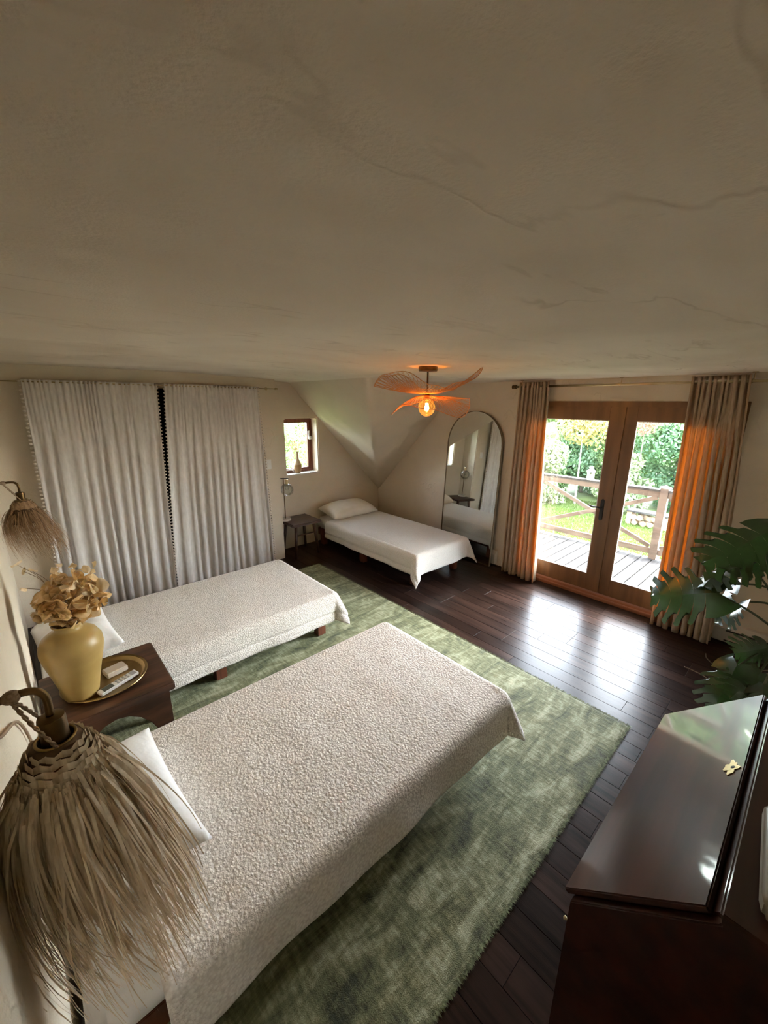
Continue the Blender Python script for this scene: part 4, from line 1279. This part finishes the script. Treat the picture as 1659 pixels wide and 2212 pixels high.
# ================================================================== HEATERS, SWITCH
def heater(y0, y1, label):
    t = empty('baseboard_heater', (XD, (y0 + y1) / 2, 0)); tag(t, label, 'heater', 'baseboard heaters')
    h = (y1 - y0) / 2
    MB().prism([(-.001, .025), (-.062, .025), (-.066, .04), (-.066, .15), (-.045, .185), (-.001, .19)], -h, h, 'y').build('casing', 'heater', t, bevel=.003)
    MB().box(-.068, -.06, -h + .08, h - .08, .128, .142).build('outlet_slot', 'black', t)
    MB().box(-.068, -.06, -h + .08, h - .08, .040, .050).build('inlet_slot', 'black', t)
heater(2.575, 3.38, 'cream baseboard heater behind the foot of the arched mirror')
heater(-.33, .372, 'cream baseboard heater under the monstera leaves')
sw = empty('light_switch', (2.236, YC, 1.264)); tag(sw, 'white light switch beside the closet curtain', 'switch')
MB().box(-.036, .036, -.007, .001, -.058, .058).build('plate', 'whiteplastic', sw, bevel=.003)
MB().box(-.017, .017, -.011, -.006, -.033, .033).build('rocker', 'whiteplastic', sw, bevel=.002)

# ================================================================== ALCOVE STOOL, GLASS LAMP, WINDOW VASE
st_ = empty('side_stool', (2.655, 4.625, 0)); tag(st_, 'dark wooden stool table beside the alcove bed', 'table')
SZ = .475
MB().box(-.225, .215, -.215, .215, SZ - .038, SZ).build('top', 'stoolwood', st_, bevel=.012, seg=3)
for sx_ in (-1, 1):
    for sy_ in (-1, 1):
        MB().tube([(sx_ * .135, sy_ * .13, SZ - .04), (sx_ * .175, sy_ * .17, 0)], [.021, .017], 12).build('leg', 'stoolwood', st_, smooth=True)
MB().tube([(-.15, -.145, .30), (.15, -.145, .30)], .01, 8).build('stretcher', 'stoolwood', st_, smooth=True)
gl = empty('table_lamp', (2.487, 4.70, SZ)); tag(gl, 'clear glass globe lamp with brass stem and marble foot', 'lamp')
MB().lathe([(0, 0), (.070, 0), (.073, .006), (.072, .022), (.068, .027), (0, .028)], n=32, cap=False).build('base', 'marble', gl, smooth=True, sharp=.5)
MB().tube([(0, 0, .026), (0, 0, .575)], .006, 10).build('stem', 'darkbrass', gl, smooth=True)
MB().tube([(-.035, .03, .565), (.055, -.045, .565)], .0065, 10).build('crossbar', 'blackiron', gl, smooth=True)
MB().lathe([(0, .06), (.018, .06), (.021, .052), (.021, .0), (0, -.004)], c=(.028, -.035, .495), n=20, cap=False).build('socket', 'rodbrass', gl, smooth=True, sharp=.5)
MB().sphere((.028, -.035, .418), .083, 28, 18).build('globe', 'globe', gl, smooth=True)
MB().sphere((.028, -.035, .445), .026, 16, 10, (1, 1, 1.3)).build('bulb', 'globe', gl, smooth=True)
wv_ = empty('bottle_vase', (2.868, 4.975, WZ0 + .003)); tag(wv_, 'tan clay bottle vase with dried sprigs on the window sill', 'vase')
MB().lathe([(0, 0), (.034, 0), (.040, .01), (.053, .06), (.056, .085), (.054, .115)], n=28, cap=False).build('body', 'clayvase', wv_, smooth=True)
MB().lathe([(.054, .115), (.051, .125), (.034, .165), (.020, .195), (.0165, .23), (.0165, .29), (.019, .295), (.014, .297), (.013, .25)], n=28, cap=False).build('neck', 'clayvase_top', wv_, smooth=True)
for k in range(9):
    a = random.uniform(-.35, .35); b_ = random.uniform(-.2, .2)
    e = Vector((a * .45 - .02, b_ * .3, random.uniform(.40, .56)))
    sp_ = cr([(random.uniform(-.006, .006), 0, .20), (a * .1, b_ * .05, .31), tuple(e)], 5)
    q = MB().tube(sp_, .0014, 4).build('sprig', 'stem', wv_, smooth=True)
    for m_ in range(7):
        t = .62 + .38 * m_ / 6
        pt_ = sp_[int(t * (len(sp_) - 1))]
        o = link('seed_leaf', pps[m_ % 4], None, q); o.location = pt_ + Vector((random.uniform(-.012, .012), random.uniform(-.01, .01), random.uniform(-.005, .01))); o.scale = (.028,) * 3
        o.rotation_euler = (random.uniform(0, 3), random.uniform(0, 3), random.uniform(0, 3))

# ================================================================== SLANT-FRONT BUREAU
bu = empty('bureau', (1.348, -.02, 0)); tag(bu, 'polished dark mahogany slant-front bureau with brass key plate', 'desk')
bx, by = 1.348, -.02
def bpart(mb, nm, mat='mahogany', par=bu, off=(0, 0, 0), **k):
    q = mb.build(nm, mat, par, **k); q.location = (-bx, -by, 0); return q
BX0, BX1 = .868, 1.828
side = [(.222, .04), (.222, .742), (-.042, 1.006), (-.042, 1.026), (-.30, 1.026), (-.30, .04)]
bpart(MB().prism(side, BX0, BX0 + .024, 'x'), 'side_panel', bevel=.003)
bpart(MB().prism(side, BX1 - .024, BX1, 'x'), 'side_panel', bevel=.003)
bpart(MB().box(BX0 + .024, BX1 - .024, -.30, -.285, .04, 1.0), 'back_panel')
bpart(MB().box(BX0 - .012, BX1 + .012, -.305, -.036, 1.026, 1.046), 'top_board', bevel=.005, seg=3)
bpart(MB().box(BX0 + .024, BX1 - .024, -.285, .215, .70, .735), 'writing_board')
bpart(MB().box(BX0 - .008, BX1 + .008, -.305, .230, 0, .045), 'plinth', bevel=.004)
# slanted lid, a slab lying on the 45 degree fall with a moulded lip
nrm_ = Vector((0, math.sqrt(.5), math.sqrt(.5)))
def slab(x0, x1, p0, p1, t0, t1):
    # p0 (y,z) lower edge, p1 upper edge
    v = []
    for t in (t0, t1):
        for xx in (x0, x1):
            for p in (p0, p1):
                v.append((xx, p[0] + nrm_.y * t, p[1] + nrm_.z * t))
    return MB().add(v, [(0, 1, 3, 2), (4, 6, 7, 5), (0, 2, 6, 4), (1, 5, 7, 3), (0, 4, 5, 1), (2, 3, 7, 6)])
lid = bpart(slab(BX0 + .016, BX1 - .010, (.232, .732), (-.030, .994), .004, .020), 'fall_lid', bevel=.003, seg=2)
bpart(slab(BX0 + .026, BX1 - .026, (.222, .742), (-.042, 1.006), -.012, .004), 'lid_rebate')
# key plate: pierced brass scroll near the top middle
E_ = MB()
ec = Vector((1.374, .002, .979)) + nrm_ * .0065
ev = Vector((0, -math.sqrt(.5), math.sqrt(.5)))
def ep(a, b): return ec + Vector((1, 0, 0)) * a + ev * b + nrm_ * .002
shape = []
for k in range(28):
    a = 2 * PI * k / 28
    r = .024 + .005 * math.cos(4 * a) + .005 * math.cos(7 * a + 1)
    shape.append((r * 1.25 * math.cos(a), r * .75 * math.sin(a)))
v = [ep(*p) for p in shape] + [ep(*p) + nrm_ * .002 for p in shape]
k_ = len(shape)
E_.add(v, [tuple(range(k_))[::-1], tuple(range(k_, 2 * k_))] + [(i, (i + 1) % k_, k_ + (i + 1) % k_, k_ + i) for i in range(k_)])
kp = bpart(E_, 'key_plate', 'rodbrass', lid); kp.location = (0, 0, 0)
kh = MB(); 
hp_ = [ep(.006 * math.cos(a), .004 + .006 * math.sin(a)) + nrm_ * .0025 for a in [2 * PI * k / 12 for k in range(12)]]
kh.add(hp_, [tuple(range(12))]); q = kh.build('keyhole', 'black', lid)
# drawers with brass knobs on the room side
zs = [.05, .29, .50, .695]
for i in range(3):
    dr_ = bpart(MB().box(BX0 + .028, BX1 - .028, .19, .228, zs[i] + .004, zs[i + 1] - .004), 'drawer', bevel=.003)
    for xx in (BX0 + .2, BX1 - .2):
        kb = MB().lathe([(0, 0), (.007, 0), (.006, .010), (.013, .018), (.014, .025), (.009, .031), (0, .033)], n=16, cap=False).build('knob', 'brass', dr_, smooth=True)
        kb.location = (xx, .227, (zs[i] + zs[i + 1]) / 2); kb.rotation_euler = (-PI / 2, 0, 0)
for xx, zz in ((.922, .592), (1.327, .70)):
    kb = MB().lathe([(0, 0), (.003, 0), (.003, .010), (.0055, .013), (.0055, .017), (0, .020)], n=14, cap=False).build('loper_knob', 'rodbrass', bu, smooth=True)
    kb.location = (xx - bx, .226 - by, zz); kb.rotation_euler = (-PI / 2, 0, 0)
pdh = MB().prism([(.893, -.115), (.903, -.090), (.933, -.082), (1.17, -.064), (1.20, -.08), (1.20, -.26), (1.17, -.275), (.925, -.275), (.893, -.25)], 1.047, 1.085, 'z').build('pale_dish', 'palecloth', None, bevel=.008, seg=3, smooth=True, sharp=.8)
tag(pdh, 'pale cream rounded dish at the edge of the bureau top', 'dish')

# ================================================================== MONSTERA
PXm, PYm = 3.50, -.09
mo = empty('monstera_plant', (PXm, PYm, 0)); tag(mo, 'large monstera with split glossy leaves beside the door curtain', 'plant')
MB().lathe([(0, 0), (.13, 0), (.135, .01), (.175, .28), (.18, .30), (.165, .30), (.155, .27), (0, .262)], n=32, cap=False).build('pot', 'pot', mo, smooth=True, sharp=.6)
MB().lathe([(.153, .266), (.08, .275), (0, .28)], n=20, cap=False).build('soil', 'soil', mo, smooth=True)
def monstera_leaf(seed, droop=.25, fold=.15, lobes=6):
    """unit leaf: base at origin, tip at +x ~1; two halves of fingers split by slits."""
    rg = random.Random(seed)
    mb = MB()
    def z_of(x, y): return -droop * x * x - fold * abs(y) * .6 + fold * y * y * -.8 + .03 * math.sin(6 * x + seed)
    def outline(t):    # half width and forward shift of the margin at midrib parameter t
        w = .46 * math.sin(PI * min(1, max(0, (t * .93 + .10)))) ** .62
        return w
    for s_ in (-1, 1):
        ts = [i / lobes for i in range(lobes + 1)]
        for i in range(lobes):
            a0, a1 = ts[i], ts[i + 1]
            rows = 8
            G = []
            sweep = .22 + .42 * (i / lobes)
            back = -.26 if i == 0 else 0
            for k in range(rows + 1):
                f = k / rows
                gap = 0 if f < .46 else .009 + .020 * sstep(.46, 1, f)
                lo = a0 + (gap if i > 0 else 0) * (a1 - a0) * 6 * .55
                hi = a1 - (gap if i < lobes - 1 else 0) * (a1 - a0) * 6 * .55
                if hi < lo: hi = lo = (hi + lo) / 2
                r = []
                for j in range(5):
                    t = lo + (hi - lo) * j / 4
                    w = outline(t)
                    end = 1 - .16 * ((j - 2.6) / 2) ** 2 if f > 0 else 1
                    y = s_ * w * f * (end if f > .7 else 1)
                    x = t * .92 + sweep * (f ** 1.7) * w * 1.1 + back * f * (1 - t * lobes) - .02
                    r.append((x, y, z_of(x, y) + .02 * math.sin(8 * t + f * 3 + seed)))
                G.append(r)
            mb.grid(G)
    me = mb.mesh('leaf', smooth=True, fix=False)
    me.materials.append(M['monstera'])
    return me
lmesh = [monstera_leaf(1, .18, .18), monstera_leaf(2, .35, .30), monstera_leaf(3, .5, .5, 5)]
def mleaf(k, base, tip, up, size, pet_from, sag=.06):
    base = Vector(base) - Vector((PXm, PYm, 0)); tip = Vector(tip) - Vector((PXm, PYm, 0))
    d = (tip - base).normalized(); u = Vector(up); u = (u - d * u.dot(d)).normalized(); s_ = u.cross(d)
    o = link('leaf', lmesh[k], None, mo)
    mw = Matrix(((d.x * size, s_.x * size, u.x * size, base.x), (d.y * size, s_.y * size, u.y * size, base.y), (d.z * size, s_.z * size, u.z * size, base.z), (0, 0, 0, 1)))
    o.matrix_local = mw
    a = Vector(pet_from) - Vector((PXm, PYm, 0))
    mid = a.lerp(base, .5) + Vector((0, 0, sag))
    MB().tube(cr([tuple(a), tuple(mid), tuple(base)], 8), [.0085 - .003 * i / 16 for i in range(17)], 8).build('petiole', 'petiole', mo, smooth=True)
    MB().tube([tuple(base + d * size * t + u * size * (-.18 * t * t + .006)) for t in [i / 8 for i in range(9)]], [.004 * (1 - i / 10) for i in range(9)], 5).build('midrib', 'petiole', o, smooth=True) if False else None
    return o
core = (3.46, -.05, .55)
MB().tube(cr([(0, 0, .26), (-.03, .03, .42), (-.04, .04, .62), (-.02, .0, .85)], 6), .016, 9).build('stalk', 'petiole', mo, smooth=True)
mleaf(0, (3.087, .289, .86), (3.099, .619, .735), (-.80, -.10, .55), .45, core, .02)
mleaf(0, (3.147, .130, 1.29), (2.979, .356, 1.124), (-.45, -.25, .85), .42, core, .15)
mleaf(1, (3.340, .263, 1.00), (3.073, .407, .959), (.25, .25, .93), .33, core, .12)
mleaf(2, (3.488, .291, .799), (3.275, .402, .588), (.1, .6, .6), .30, (3.47, -.05, .8), .05)
mleaf(2, (3.294, .192, .771), (3.188, .281, .646), (.1, .6, .6), .20, (3.47, -.05, .7), .04)
mleaf(1, (2.948, .115, .497), (2.745, .171, .299), (-.5, .1, .8), .33, (3.46, -.06, .45), .06)
mleaf(0, (3.000, .018, .478), (2.799, .083, .404), (-.75, -.2, .6), .27, (3.46, -.06, .45), .08)
mleaf(1, (3.200, .021, .558), (2.998, .098, .578), (-.8, -.3, .5), .24, (3.46, -.06, .45), .06)
mleaf(0, (3.199, .070, 1.181), (2.992, .218, 1.119), (-.3, -.2, .9), .36, (3.47, -.05, .8), .12)
mleaf(2, (2.900, -.013, .47), (2.700, -.025, .408), (-.5, .2, .8), .26, (3.46, -.06, .45), .06)
for pts in ([(3.028, .363, .322), (3.089, .263, .277), (3.146, .162, .200), (3.40, -.02, .30)], [(3.038, .274, .463), (3.089, .260, .401), (3.146, .163, .340), (3.42, -.03, .32)]):
    MB().tube(cr([(p[0] - PXm, p[1] - PYm, p[2]) for p in pts], 8), .0035, 6).build('aerial_root', 'root', mo, smooth=True)
